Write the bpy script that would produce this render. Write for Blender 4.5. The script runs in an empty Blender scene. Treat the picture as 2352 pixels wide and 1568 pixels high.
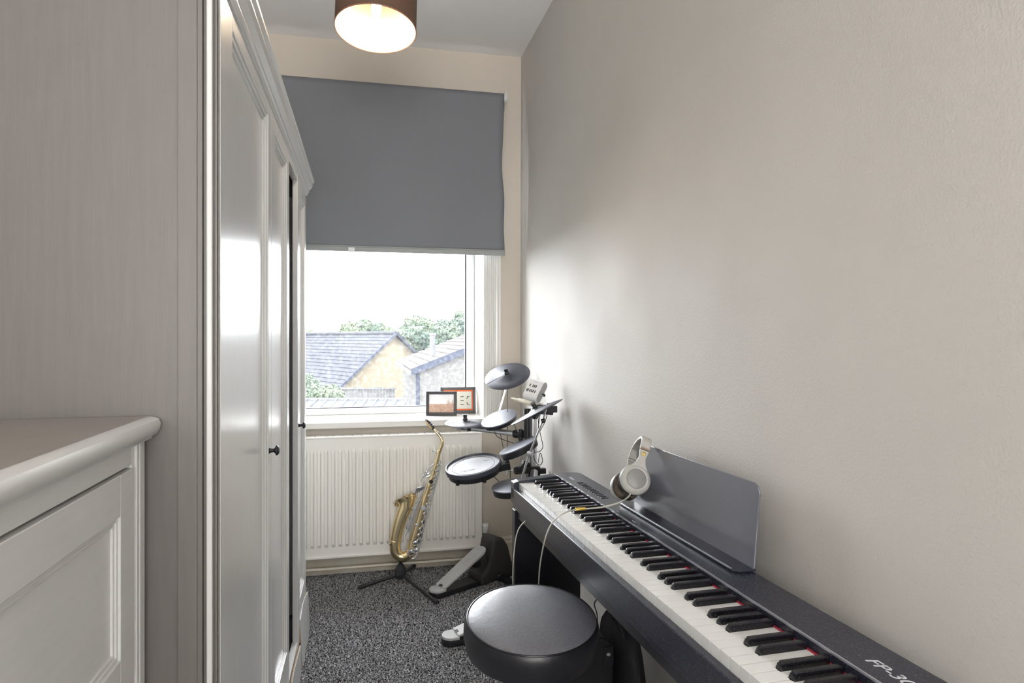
import bpy, bmesh, math, random
import numpy as np
from mathutils import Vector, Matrix
random.seed(7)
PI = math.pi
sc = bpy.context.scene
C = sc.collection

# ---------------------------------------------------------------- camera, world, lights, exposure
F_PX, CX, HZ, YAW, EYE = 1514.0, 1176.0, 775.0, math.radians(12.69), 1.2
SN, CS = math.sin(YAW), math.cos(YAW)
cam = bpy.data.cameras.new('camera'); co = bpy.data.objects.new('camera', cam); C.objects.link(co)
cam.sensor_width = 36; cam.lens = 36*F_PX/2352; cam.shift_y = -9/2352; cam.clip_start = .02; cam.clip_end = 400
co.location = (0, 0, EYE); co.rotation_euler = (PI/2, 0, -YAW)
sc.camera = co
sc.view_settings.view_transform = 'Standard'; sc.view_settings.look = 'None'
sc.view_settings.gamma = 1; sc.view_settings.use_curve_mapping = False
sc.view_settings.exposure = 0.74
wd = bpy.data.worlds.new('overcast_sky'); sc.world = wd; wd.use_nodes = True
SKY = 12.0
wd.node_tree.nodes['Background'].inputs[0].default_value = (.93, .965, 1, 1)
wd.node_tree.nodes['Background'].inputs[1].default_value = SKY

def area(name, loc, rot, sx, sy, power, col):
    l = bpy.data.lights.new(name, 'AREA'); l.shape = 'RECTANGLE'; l.size = sx; l.size_y = sy
    l.energy = power; l.color = col
    o = bpy.data.objects.new(name, l); C.objects.link(o); o.location = loc; o.rotation_euler = rot
    return o
pt = area('window_portal', (.14, 3.86, 1.55), (-PI/2, 0, 0), 1.2, 1.7, 10, (1, 1, 1)); pt.data.cycles.is_portal = True
area('rear_fill_light', (-.02, -2.6, 1.4), (PI/2+math.radians(58), 0, 0), 1.5, 1.6, 105, (1, .99, .98))  # added fill behind the camera

# ---------------------------------------------------------------- helpers
def at(u, v, t):
    a = (u-CX)/F_PX; b = (HZ-v)/F_PX
    return Vector((t*(SN+CS*a), t*(CS-SN*a), EYE+t*b))
RV, FV, UV = Vector((CS, -SN, 0)), Vector((SN, CS, 0)), Vector((0, 0, 1))

def frame_from(c, n, up=Vector((0, 0, 1))):
    n = n.normalized(); x = up.cross(n)
    if x.length < 1e-4: x = Vector((1, 0, 0))
    x.normalize(); y = n.cross(x)
    return Matrix(((x.x, y.x, n.x, c.x), (x.y, y.y, n.y, c.y), (x.z, y.z, n.z, c.z), (0, 0, 0, 1)))

def tilted(u, v, t, ratio, phi):
    """frame of a round plate standing at this spot with a given tilt (z = its face)"""
    c = at(u, v, t); d = (c-Vector((0, 0, EYE))).normalized(); ph = math.radians(phi)
    m = RV*math.cos(ph)+UV*math.sin(ph); m = (m-d*m.dot(d)).normalized()
    w = m.cross(d); n = (w*math.sqrt(1-ratio*ratio)-d*ratio).normalized(); y = n.cross(m)
    return Matrix(((m.x, y.x, n.x, c.x), (m.y, y.y, n.y, c.y), (m.z, y.z, n.z, c.z), (0, 0, 0, 1)))

def T(x, y, z): return Matrix.Translation((x, y, z))
def W(o):
    m = o.matrix_basis.copy()
    if o.parent: m = W(o.parent) @ o.matrix_parent_inverse @ m
    return m
def attach(o, p):
    if p is not None:
        o.parent = p; o.matrix_parent_inverse = W(p).inverted()

class MB:
    def __init__(s): s.bm = bmesh.new()
    def box(s, x0, x1, y0, y1, z0, z1, M=None):
        v = [s.bm.verts.new(p) for p in ((x0,y0,z0),(x1,y0,z0),(x1,y1,z0),(x0,y1,z0),(x0,y0,z1),(x1,y0,z1),(x1,y1,z1),(x0,y1,z1))]
        for f in ((0,3,2,1),(4,5,6,7),(0,1,5,4),(1,2,6,5),(2,3,7,6),(3,0,4,7)): s.bm.faces.new([v[i] for i in f])
        if M is not None:
            for q in v: q.co = M @ q.co
        return s
    def prism(s, poly, d0, d1, M=None):
        """polygon in local xy, extruded d0..d1 along local z"""
        M = M or Matrix()
        a = [s.bm.verts.new(M @ Vector((p[0], p[1], d0))) for p in poly]
        b = [s.bm.verts.new(M @ Vector((p[0], p[1], d1))) for p in poly]
        n = len(poly); s.bm.faces.new(a[::-1]); s.bm.faces.new(b)
        for i in range(n): s.bm.faces.new((a[i], a[(i+1) % n], b[(i+1) % n], b[i]))
        return s
    def lathe(s, prof, M=None, seg=40, a0=0, a1=2*PI):
        M = M or Matrix(); rings = []; full = abs(a1-a0-2*PI) < 1e-6; k = seg if full else seg+1
        for r, z in prof:
            if r < 1e-6: rings.append([s.bm.verts.new(M @ Vector((0, 0, z)))])
            else: rings.append([s.bm.verts.new(M @ Vector((r*math.cos(a0+(a1-a0)*i/seg), r*math.sin(a0+(a1-a0)*i/seg), z))) for i in range(k)])
        for A, B in zip(rings, rings[1:]):
            for i in range(seg):
                j = (i+1) % seg if full else i+1
                if len(A) == 1 and len(B) == 1: continue
                if len(A) == 1: s.bm.faces.new((A[0], B[j], B[i]))
                elif len(B) == 1: s.bm.faces.new((A[i], A[j], B[0]))
                else: s.bm.faces.new((A[i], A[j], B[j], B[i]))
        return s
    def tube(s, pts, r, seg=10, cap=True, sub=0):
        pts = [Vector(p) for p in pts]
        rs = list(r) if isinstance(r, (list, tuple)) else [r]*len(pts)
        if sub and len(pts) > 2:
            P, Q = [], []
            for i in range(len(pts)-1):
                p0, p1, p2, p3 = pts[max(i-1,0)], pts[i], pts[i+1], pts[min(i+2,len(pts)-1)]
                for k in range(sub):
                    f = k/sub
                    P.append(.5*((2*p1)+(-p0+p2)*f+(2*p0-5*p1+4*p2-p3)*f*f+(-p0+3*p1-3*p2+p3)*f**3)); Q.append(rs[i]*(1-f)+rs[i+1]*f)
            P.append(pts[-1]); Q.append(rs[-1]); pts, rs = P, Q
        rings = []; prev = None
        for i, p in enumerate(pts):
            d = (pts[min(i+1, len(pts)-1)]-pts[max(i-1, 0)]).normalized()
            if prev is None:
                x = d.orthogonal().normalized()
            else:
                x = prev-d*prev.dot(d); x = x.normalized() if x.length > 1e-6 else d.orthogonal().normalized()
            prev = x; y = d.cross(x)
            rings.append([s.bm.verts.new(p+(x*math.cos(2*PI*k/seg)+y*math.sin(2*PI*k/seg))*rs[i]) for k in range(seg)])
        for A, B in zip(rings, rings[1:]):
            for k in range(seg): s.bm.faces.new((A[k], A[(k+1) % seg], B[(k+1) % seg], B[k]))
        if cap: s.bm.faces.new(rings[0][::-1]); s.bm.faces.new(rings[-1])
        return s
    def ball(s, c, r, seg=12, M=None, sc_=(1,1,1)):
        prof = [(r*math.sin(PI*i/8), -r*math.cos(PI*i/8)) for i in range(9)]
        prof[0] = (0, -r); prof[-1] = (0, r)
        return s.lathe(prof, T(*c) @ (M or Matrix()) @ Matrix.Diagonal((*sc_, 1)), seg)
    def torus(s, M, R, r, seg=32, rs=8):
        g = [[s.bm.verts.new(M @ Vector(((R+r*math.cos(b))*math.cos(a), (R+r*math.cos(b))*math.sin(a), r*math.sin(b)))) for b in (2*PI*j/rs for j in range(rs))] for a in (2*PI*i/seg for i in range(seg))]
        for i in range(seg):
            for j in range(rs): s.bm.faces.new((g[i][j], g[(i+1)%seg][j], g[(i+1)%seg][(j+1)%rs], g[i][(j+1)%rs]))
        return s
    def build(s, name, m, parent=None, smooth=False, bevel=0, M=None, **props):
        if M is not None: s.bm.transform(M)
        bmesh.ops.recalc_face_normals(s.bm, faces=s.bm.faces)
        me = bpy.data.meshes.new(name); s.bm.to_mesh(me); s.bm.free()
        if m: me.materials.append(m)
        o = bpy.data.objects.new(name, me); C.objects.link(o)
        if smooth:
            me.shade_smooth(); me.set_sharp_from_angle(angle=math.radians(38))
        if bevel:
            b = o.modifiers.new('bevel', 'BEVEL'); b.width = bevel; b.segments = 2; b.limit_method = 'ANGLE'; b.angle_limit = math.radians(40)
        attach(o, parent)
        for k, v in props.items(): o[k] = v
        return o

def thing(name, label, cat, loc, rz=0, group=None):
    o = bpy.data.objects.new(name, None); o.empty_display_size = .1; C.objects.link(o)
    o.location = loc; o.rotation_euler = (0, 0, rz); o['label'] = label; o['category'] = cat
    if group: o['group'] = group
    return o
def tag(o, label, cat, group=None):
    o['label'] = label; o['category'] = cat
    if group: o['group'] = group
    return o
def struct(o, label=None, cat=None):
    o['kind'] = 'structure'
    if label: o['label'] = label; o['category'] = cat
    return o

def text_obj(name, body, size, M, m, parent, depth=.0004, shear=0, sx=1.0):
    cu = bpy.data.curves.new(name, 'FONT'); cu.body = body; cu.size = size; cu.extrude = depth; cu.align_x = 'CENTER'; cu.align_y = 'CENTER'; cu.shear = shear
    tmp = bpy.data.objects.new(name, cu); C.objects.link(tmp)
    bpy.context.view_layer.update()
    me = bpy.data.meshes.new_from_object(tmp.evaluated_get(bpy.context.evaluated_depsgraph_get()))
    bpy.data.objects.remove(tmp); bpy.data.curves.remove(cu)
    me.name = name; me.transform(M @ Matrix.Diagonal((sx, 1, 1, 1))); me.materials.clear(); me.materials.append(m)
    o = bpy.data.objects.new(name, me); C.objects.link(o); attach(o, parent); return o

# ---------------------------------------------------------------- materials
def mat(name, col, rough=.5, metal=0, bump=0, bscale=100, var=0, vscale=8, vcol=None, spec=.5, coat=0, stretch=None, emit=None, estr=0, trans=0, detail=4):
    m = bpy.data.materials.new(name); m.use_nodes = True; nt = m.node_tree; N = nt.nodes; L = nt.links
    p = N['Principled BSDF']; p.inputs['Base Color'].default_value = (*col, 1); p.inputs['Roughness'].default_value = rough
    p.inputs['Metallic'].default_value = metal; p.inputs['Specular IOR Level'].default_value = spec
    p.inputs['Coat Weight'].default_value = coat; p.inputs['Coat Roughness'].default_value = .15
    if trans: p.inputs['Transmission Weight'].default_value = trans
    if emit: p.inputs['Emission Color'].default_value = (*emit, 1); p.inputs['Emission Strength'].default_value = estr
    tc = N.new('ShaderNodeTexCoord'); src = tc.outputs['Object']
    if stretch:
        mp = N.new('ShaderNodeMapping'); mp.inputs['Scale'].default_value = stretch; L.new(src, mp.inputs[0]); src = mp.outputs[0]
    if var or vcol:
        n = N.new('ShaderNodeTexNoise'); n.inputs['Scale'].default_value = vscale; n.inputs['Detail'].default_value = detail; L.new(src, n.inputs['Vector'])
        r = N.new('ShaderNodeValToRGB'); L.new(n.outputs[0], r.inputs[0])
        c2 = vcol or tuple(max(0, c*(1-var)) for c in col)
        r.color_ramp.elements[0].position = .35; r.color_ramp.elements[1].position = .65
        r.color_ramp.elements[0].color = (*c2, 1); r.color_ramp.elements[1].color = (*col, 1)
        L.new(r.outputs[0], p.inputs['Base Color'])
    if bump:
        n = N.new('ShaderNodeTexNoise'); n.inputs['Scale'].default_value = bscale; n.inputs['Detail'].default_value = 3; L.new(src, n.inputs['Vector'])
        b = N.new('ShaderNodeBump'); b.inputs['Strength'].default_value = bump; b.inputs['Distance'].default_value = .002
        L.new(n.outputs[0], b.inputs['Height']); L.new(b.outputs[0], p.inputs['Normal'])
    return m

def wall_mat(name, col, rough, b1, b2, spec=.5, rough2=None):
    """matt emulsion over old uneven plaster: broad ripples, fine roller stipple"""
    m = bpy.data.materials.new(name); m.use_nodes = True; nt = m.node_tree; N = nt.nodes; L = nt.links
    p = N['Principled BSDF']; p.inputs['Roughness'].default_value = rough; p.inputs['Specular IOR Level'].default_value = spec
    tc = N.new('ShaderNodeTexCoord')
    def noise(scale, det, dist=0):
        n = N.new('ShaderNodeTexNoise'); n.inputs['Scale'].default_value = scale; n.inputs['Detail'].default_value = det; n.inputs['Distortion'].default_value = dist
        L.new(tc.outputs['Object'], n.inputs['Vector']); return n
    v = noise(2.2, 4); r = N.new('ShaderNodeValToRGB'); L.new(v.outputs[0], r.inputs[0])
    r.color_ramp.elements[0].position = .3; r.color_ramp.elements[1].position = .7
    r.color_ramp.elements[0].color = (*[c*.95 for c in col], 1); r.color_ramp.elements[1].color = (*col, 1)
    L.new(r.outputs[0], p.inputs['Base Color'])
    if rough2 is not None:
        mr = N.new('ShaderNodeMapRange'); q = noise(3.5, 5, .4); L.new(q.outputs[0], mr.inputs[0])
        mr.inputs[1].default_value = .35; mr.inputs[2].default_value = .65; mr.inputs[3].default_value = rough; mr.inputs[4].default_value = rough2
        L.new(mr.outputs[0], p.inputs['Roughness'])
    n1 = noise(210, 2); n2 = noise(3.2, 2)
    a = N.new('ShaderNodeBump'); a.inputs['Strength'].default_value = b1; a.inputs['Distance'].default_value = .0012; L.new(n1.outputs[0], a.inputs['Height'])
    b = N.new('ShaderNodeBump'); b.inputs['Strength'].default_value = b2; b.inputs['Distance'].default_value = .02; L.new(n2.outputs[0], b.inputs['Height'])
    L.new(b.outputs[0], a.inputs['Normal']); L.new(a.outputs[0], p.inputs['Normal'])
    return m

M_wall = wall_mat('greige_emulsion', (.61, .585, .552), .54, .6, .05, .16, .62)
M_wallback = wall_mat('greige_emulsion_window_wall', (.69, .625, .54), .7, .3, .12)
M_ceil = wall_mat('ceiling_white', (.90, .89, .885), .8, .2, .12)
M_gloss = mat('white_gloss_paint', (.80, .79, .755), .22, bump=.1, bscale=30)
M_skirt = mat('yellowed_gloss_paint', (.69, .65, .57), .3, bump=.3, bscale=25, vcol=(.60, .53, .42), vscale=9)
M_pvc = mat('white_pvc', (.85, .86, .87), .25)
M_gasket = mat('dark_gasket', (.05, .05, .06), .5)
M_furn = mat('grey_painted_furniture', (.63, .63, .62), .24, bump=.04, bscale=60, var=.03, vscale=20, stretch=(6, 6, .6))
M_chest = mat('grey_painted_chest', (.66, .66, .65), .26, bump=.04, bscale=60, var=.03, vscale=20, stretch=(6, .6, 6))
M_furnside = mat('shade_darkened_taupe_grain', (.16, .148, .138), .42, bump=.06, bscale=60, var=.07, vscale=18, stretch=(6, 6, .35))  # wood grain, its colour darkened for the shade on the wardrobe's near end
M_furntop = mat('taupe_chest_top', (.30, .27, .245), .3, var=.08, vscale=15, stretch=(4, .5, 4))
M_inside = mat('dark_inside', (.015, .015, .02), .8)
M_blind = mat('charcoal_blind_fabric', (.215, .222, .245), .75, bump=.15, bscale=400, var=.05, vscale=3)
M_blindbar = mat('grey_blind_bar', (.33, .345, .34), .45)
M_rad = mat('radiator_enamel', (.84, .82, .775), .28)
M_black = mat('black_plastic', (.012, .012, .015), .4, bump=.1, bscale=300)
M_blacksat = mat('satin_black', (.012, .012, .016), .3)
M_chrome = mat('chrome', (.86, .87, .89), .2, 1)
M_alu = mat('matt_silver_tube', (.68, .69, .71), .3, .85)
M_rubber = mat('black_rubber', (.02, .02, .024), .75)
M_padtop = mat('grey_rubber_pad', (.16, .168, .20), .38, bump=.08, bscale=300)
M_cym = mat('grey_rubber_cymbal', (.045, .048, .064), .42, bump=.1, bscale=250)
M_mesh = mat('white_mesh_head', (.42, .43, .46), .5, bump=.2, bscale=900)
M_white = mat('white_plastic', (.80, .80, .80), .3)
M_greyp = mat('pale_grey_plastic', (.46, .46, .455), .4, bump=.05, bscale=200)
M_silverp = mat('silver_plastic', (.50, .50, .50), .35, .3)
M_brass = mat('gold_lacquered_brass', (.90, .73, .43), .2, 1)
M_brassd = mat('dark_brass', (.45, .28, .10), .3, 1)
M_wood = mat('pale_stick_wood', (.80, .75, .64), .45, var=.1, vscale=40)
M_ink = mat('dark_print', (.03, .03, .035), .6)
M_print = mat('grey_print', (.55, .56, .58), .5)
M_orange = mat('orange_mount', (.75, .16, .05), .6)
M_card = mat('cream_card', (.62, .60, .53), .6)
M_whitekey = mat('ivory_white_key', (.78, .78, .76), .25)
M_keywood = mat('bare_key_wood', (.68, .55, .38), .5)
M_red = mat('red_felt', (.45, .02, .05), .9)
M_seat = mat('sheen_lightened_black_vinyl', (.105, .109, .135), .42, bump=.22, bscale=70, vcol=(.135, .139, .16), vscale=160, spec=1.0)  # seat top colour raised to carry the window sheen; the side stays dark
M_bag = mat('black_nylon', (.010, .010, .012), .7, bump=.4, bscale=15)
M_phone = mat('worn_white_headphone', (.46, .455, .43), .4, var=.1, vscale=40)
M_phonegrey = mat('grey_headphone_cap', (.25, .245, .24), .4)
M_worn = mat('worn_brown_cushion', (.10, .075, .055), .7, vcol=(.01, .01, .01), vscale=60)
M_cable = mat('off_white_cable', (.50, .49, .43), .45)
M_gold = mat('gold_plug', (.75, .52, .12), .25, 1)
M_brick = mat('pale_brick_wall', (.118, .099, .072), .9, spec=.1, var=.10, vscale=4, stretch=(3, 3, .5))
M_cordm = mat('white_cord', (.75, .74, .72), .4)

# speckled black of the piano case
def speckle(name, col, sp, rough, lo=.70):
    m = mat(name, col, rough); nt = m.node_tree; N = nt.nodes; L = nt.links; p = N['Principled BSDF']
    tc = N.new('ShaderNodeTexCoord'); n = N.new('ShaderNodeTexNoise'); n.inputs['Scale'].default_value = 900; n.inputs['Detail'].default_value = 1
    L.new(tc.outputs['Object'], n.inputs['Vector']); r = N.new('ShaderNodeValToRGB'); L.new(n.outputs[0], r.inputs[0])
    r.color_ramp.elements[0].position = lo; r.color_ramp.elements[1].position = lo+.05
    r.color_ramp.elements[0].color = (*col, 1); r.color_ramp.elements[1].color = (*sp, 1); L.new(r.outputs[0], p.inputs['Base Color']); return m
M_piano = speckle('dusty_black_piano', (.020, .022, .036), (.34, .35, .39), .27, .69)
M_blackkey = speckle('dusty_black_key', (.008, .008, .011), (.22, .22, .23), .22)
M_rest = mat('satin_grey_black_rest', (.145, .15, .178), .16, coat=.6, bump=.02, bscale=5)

def carpet_mat():
    m = mat('speckled_grey_carpet', (.1, .1, .1), .95, spec=.1); nt = m.node_tree; N = nt.nodes; L = nt.links; p = N['Principled BSDF']
    tc = N.new('ShaderNodeTexCoord'); n = N.new('ShaderNodeTexNoise'); n.inputs['Scale'].default_value = 150; n.inputs['Detail'].default_value = 2
    L.new(tc.outputs['Object'], n.inputs['Vector']); r = N.new('ShaderNodeValToRGB'); L.new(n.outputs[0], r.inputs[0])
    r.color_ramp.elements[0].position = .42; r.color_ramp.elements[1].position = .56
    r.color_ramp.elements[0].color = (.03, .03, .033, 1); r.color_ramp.elements[1].color = (.43, .43, .44, 1); L.new(r.outputs[0], p.inputs['Base Color']); return m
M_carpet = carpet_mat()

def glass_mat():
    m = bpy.data.materials.new('dusty_window_glass'); m.use_nodes = True; nt = m.node_tree; N = nt.nodes; L = nt.links
    out = N['Material Output']; N.remove(N['Principled BSDF'])
    tr = N.new('ShaderNodeBsdfTransparent'); gl = N.new('ShaderNodeBsdfGlossy'); gl.inputs['Roughness'].default_value = .02
    df = N.new('ShaderNodeBsdfTranslucent'); df.inputs[0].default_value = (.9, .92, .95, 1)
    fr = N.new('ShaderNodeFresnel'); fr.inputs[0].default_value = 1.1
    mx = N.new('ShaderNodeMixShader'); L.new(fr.outputs[0], mx.inputs[0]); L.new(tr.outputs[0], mx.inputs[1]); L.new(gl.outputs[0], mx.inputs[2])
    tc = N.new('ShaderNodeTexCoord'); n = N.new('ShaderNodeTexNoise'); n.inputs['Scale'].default_value = 45; n.inputs['Detail'].default_value = 6
    L.new(tc.outputs['Object'], n.inputs['Vector']); mr = N.new('ShaderNodeMapRange'); L.new(n.outputs[0], mr.inputs[0])
    mr.inputs[1].default_value = .45; mr.inputs[2].default_value = .8; mr.inputs[3].default_value = .008; mr.inputs[4].default_value = .035
    m2 = N.new('ShaderNodeMixShader'); L.new(mr.outputs[0], m2.inputs[0]); L.new(mx.outputs[0], m2.inputs[1]); L.new(df.outputs[0], m2.inputs[2])
    L.new(m2.outputs[0], out.inputs[0]); return m
M_glass = glass_mat()

# ---------------------------------------------------------------- the room
XR, XL, YB, YF, ZC = .832, -.86, 3.48, -2.9, 2.72
WX0, WX1, WZ0, WZ1 = -.40, .634, .772, 2.36          # window opening
floor = struct(MB().box(XL-.1, XR+.1, YF-.1, YB+.1, -.1, 0).build('floor', M_carpet), 'speckled black and grey carpet over the whole floor', 'floor')
# carpet pile: tufts, one object
rng = np.random.default_rng(3)
NT = 70000
cx = rng.uniform(-.30, XR-.01, NT); cy = 3.455-rng.random(NT)**1.0*1.35
h = rng.uniform(.004, .009, NT); w = .0022; an = rng.uniform(0, 2*PI, NT); lx = rng.normal(0, .0025, NT); ly = rng.normal(0, .0025, NT)
vv = np.zeros((NT, 4, 3))
for k in range(3):
    vv[:, k, 0] = cx+w*np.cos(an+2.094*k); vv[:, k, 1] = cy+w*np.sin(an+2.094*k); vv[:, k, 2] = -.0005
vv[:, 3, 0] = cx+lx; vv[:, 3, 1] = cy+ly; vv[:, 3, 2] = h
base = np.arange(NT)*4
fc = np.stack([np.stack([base, base+1, base+3], 1), np.stack([base+1, base+2, base+3], 1), np.stack([base+2, base, base+3], 1)], 1).reshape(-1, 3)
me = bpy.data.meshes.new('carpet_pile'); me.from_pydata(vv.reshape(-1, 3).tolist(), [], fc.tolist()); me.materials.append(M_carpet)
o = bpy.data.objects.new('carpet_pile', me); C.objects.link(o); attach(o, floor); o['kind'] = 'stuff'

struct(MB().box(XL-.1, XR+.1, YF-.1, YB+.45, ZC, ZC+.1).build('ceiling', M_ceil), 'plain off-white plaster ceiling', 'ceiling')
# right wall: old plaster with slight waviness
mb = MB(); nx, nz = 90, 50
g = [[mb.bm.verts.new((XR + .002*math.sin(1.1*j/nz*4+i*.07)*math.sin(i*.11+1), YF+(YB-YF)*i/nx, ZC*j/nz)) for j in range(nz+1)] for i in range(nx+1)]
for i in range(nx):
    for j in range(nz): mb.bm.faces.new((g[i][j], g[i+1][j], g[i+1][j+1], g[i][j+1]))
mb.box(XR+.02, XR+.12, YF, YB+.4, 0, ZC)
struct(mb.build('wall_right', M_wall, smooth=True), 'long greige wall of stippled uneven plaster behind the piano', 'wall')
struct(MB().box(XL-.1, XL, YF, YB+.4, 0, ZC).build('wall_left', M_wall), 'greige wall behind the wardrobe and chest', 'wall')
struct(MB().box(XL-.1, XR+.1, YF-.1, YF, 0, ZC).build('wall_front', M_wall), 'greige wall behind the camera', 'wall')
D = .40
mb = MB()
mb.box(XL, WX0, YB, YB+D, 0, ZC).box(WX1, XR+.02, YB, YB+D, 0, ZC).box(WX0, WX1, YB, YB+D, 0, WZ0-.03).box(WX0, WX1, YB, YB+D, WZ1, ZC)
struct(mb.build('wall_back', M_wallback), 'greige window wall at the end of the room', 'wall')

# window: reveal linings, sill, frame, gasket, pane
win = thing('window_1', 'white framed window with a dusty pane in a deep reveal', 'window', (.12, 3.8, .772)); win['kind'] = 'structure'
YG = 3.80
mb = MB().box(WX1-.008, WX1-.0005, YB-.01, YB+D, WZ0, WZ1).box(WX0+.0005, WX0+.008, YB-.01, YB+D, WZ0, WZ1).box(WX0+.008, WX1-.008, YB-.01, YB+D, WZ1-.008, WZ1)
mb.build('reveal_lining', M_gloss, win, bevel=.001)
mb = MB().box(WX0-.08, WX1+.09, YB-.045, YB-.0005, WZ0-.032, WZ0).box(WX0+.001, WX1-.001, YB-.0005, YB+D-.02, WZ0-.029, WZ0)
mb.build('window_sill', M_gloss, win, bevel=.006, label='white gloss painted window sill board')
fx1 = .602; fz0 = .772; 
gx1 = at(1072, 700, 3.9).x  # inner edge of pane
gx1 = .5725
mb = MB()
mb.box(gx1+.008, WX1-.008, YG-.03, YG+.04, fz0, WZ1-.008).box(WX0+.008, WX0+.07, YG-.03, YG+.04, fz0, WZ1-.008)
mb.box(WX0+.07, gx1+.008, YG-.03, YG+.04, fz0, fz0+.036).box(WX0+.07, gx1+.008, YG-.03, YG+.04, WZ1-.07, WZ1-.008)
mb.build('window_frame', M_pvc, win, bevel=.004)
mb = MB().box(gx1, gx1+.008, YG-.02, YG, fz0+.036, WZ1-.07).box(WX0+.07, WX0+.078, YG-.02, YG, fz0+.036, WZ1-.07)
mb.box(WX0+.078, gx1, YG-.02, YG, fz0+.036, fz0+.041)
mb.build('gasket', M_gasket, win)
MB().box(WX0+.07, gx1+.004, YG-.004, YG, fz0+.037, WZ1-.069).build('window_pane', M_glass, win)
# fluted architrave round the opening (right leg, top; left leg behind the wardrobe)
def architrave(x0, x1):
    s = 1 if x1 > x0 else -1; mb = MB(); w = abs(x1-x0)
    prof = [(0, 0), (0, .010), (.10, .014), (.16, .008), (.24, .008), (.30, .017), (.38, .017), (.44, .010), (.52, .010), (.58, .019), (.66, .019), (.72, .012), (.80, .013), (.86, .024), (1, .024), (1, 0)]
    poly = [(x0+s*p[0]*w, YB-p[1]) for p in prof]
    return mb.prism(poly, WZ0+.0, WZ1+.06)
architrave(WX1, WX1+.083).build('architrave', M_gloss, win)
architrave(WX0, WX0-.083).build('architrave', M_gloss, win)
MB().box(WX0-.083, WX1+.083, YB-.022, YB-.0005, WZ1+.06, WZ1+.12).build('architrave', M_gloss, win, bevel=.004)

# skirting
def skirting(name, M, length, lab):
    prof = [(0, 0), (.018, 0), (.018, .098), (.012, .108), (.012, .118), (.005, .130), (0, .130)]
    mb = MB(); mb.prism([(-a, b) for a, b in prof], 0, length, M)
    return struct(mb.build(name, M_skirt), lab, 'skirting board')
skirting('baseboard_right', Matrix(((1,0,0,XR-.006),(0,0,1,YF+.01),(0,1,0,0),(0,0,0,1))), YB-YF-.04, 'yellowed gloss skirting board along the piano wall')
skirting('baseboard_back', Matrix(((0,0,1,XL),(1,0,0,YB-.0005),(0,1,0,0),(0,0,0,1))), XR-XL-.001, 'scuffed cream skirting board under the radiator')

# roller blind
bl = thing('roller_blind', 'charcoal roller blind half drawn over the window', 'blind', (.1, 3.42, 2.5))
bx0, bx1, bz0, bz1 = -.50, .725, 1.655, 2.488; YBL = 3.405
mb = MB(); nx, nz = 40, 34
def blx(x, z):
    f = (bz1-z)/(bz1-bz0); k = max(0, (x-.35)/.375)
    return YBL - .006*k*math.sin(f*9+x*3)*f - .012*k*k*math.sin(PI*f)
def edge(x, z):
    f = (bz1-z)/(bz1-bz0); return x - (.013*math.sin(PI*min(1, f*1.15))**2+.004*math.sin(f*17)*f)*max(0, (x-.5)/.225)
g = [[mb.bm.verts.new((edge(bx0+(bx1-bx0)*i/nx, bz0+(bz1-bz0)*j/nz), blx(bx0+(bx1-bx0)*i/nx, bz0+(bz1-bz0)*j/nz), bz0+(bz1-bz0)*j/nz)) for j in range(nz+1)] for i in range(nx+1)]
for i in range(nx):
    for j in range(nz): mb.bm.faces.new((g[i][j], g[i+1][j], g[i+1][j+1], g[i][j+1]))
o = mb.build('blind_fabric', M_blind, bl, smooth=True); so = o.modifiers.new('t', 'SOLIDIFY'); so.thickness = .001; so.offset = 1
MB().box(bx0, bx1+.004, YBL-.006, YBL+.005, 1.632, 1.655).box(bx0, bx1+.004, YBL-.003, YBL+.003, 1.655, 1.662).build('bottom_bar', M_blindbar, bl, bevel=.002)
MB().tube([(bx0, YBL+.0175, bz1-.018), (bx1, YBL+.0175, bz1-.018)], .016, 20).build('roller_tube', M_blind, bl, smooth=True)
MB().lathe([(0, 0), (.022, 0), (.024, .004), (.024, .012), (.02, .02), (0, .02)], frame_from(Vector((bx1+.002, YBL+.03, bz1-.012)), Vector((1, 0, 0))), 20).box(bx1+.008, bx1+.014, YBL+.01, YB-.001, bz1-.035, bz1+.02).build('bracket', M_white, bl, smooth=True)
u0 = at(808, 574, 3.39)
MB().box(u0.x-.016, u0.x+.016, YBL-.010, YBL-.0055, 1.634, 1.652).build('pull_clip', M_white, bl, bevel=.002)
mb = MB()
for s in (0, .018):
    mb.tube([(bx1+.006, YBL+.02+s, bz1-.02), (bx1+.005, YBL+.02+s, 2.40)], .0012, 6)
mb.build('chain', M_chrome, bl)

# ---------------------------------------------------------------- pendant lamp
LC = at(863, 68, 2.03)
lamp = thing('pendant_lamp', 'brown drum shade pendant lamp with a lit candle bulb', 'lamp', (LC.x, LC.y, ZC))
tilt = Matrix.Rotation(math.radians(-9), 4, RV)
LM = T(*LC) @ tilt
R0 = .1235
def shade_mat():
    m = mat('brown_shade_fabric', (.13, .072, .045), .75, bump=.2, bscale=500, var=.12, vscale=60); nt = m.node_tree; N = nt.nodes; L = nt.links
    return m
MB().lathe([(R0, 0), (R0, .19)], LM, 64).build('lamp_shade', shade_mat(), lamp, smooth=True)
M_lin = mat('cream_shade_lining', (.15, .125, .082), .6); 
MB().lathe([(R0-.0015, .001), (R0-.0015, .189)], LM, 64).build('shade_lining', M_lin, lamp, smooth=True, label='cream inner lining of the shade')
M_rim = mat('copper_rim', (.30, .12, .07), .4)
for z in (0, .19): MB().torus(LM @ T(0, 0, z), R0-.0005, .0018, 64, 6).build('shade_rim', M_rim, lamp, smooth=True)
mb = MB()
for k in range(3):
    a = k*2.094+.4; mb.tube([LM @ Vector((.02*math.cos(a), .02*math.sin(a), .155)), LM @ Vector(((R0-.001)*math.cos(a), (R0-.001)*math.sin(a), .188))], .0012, 6)
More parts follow.
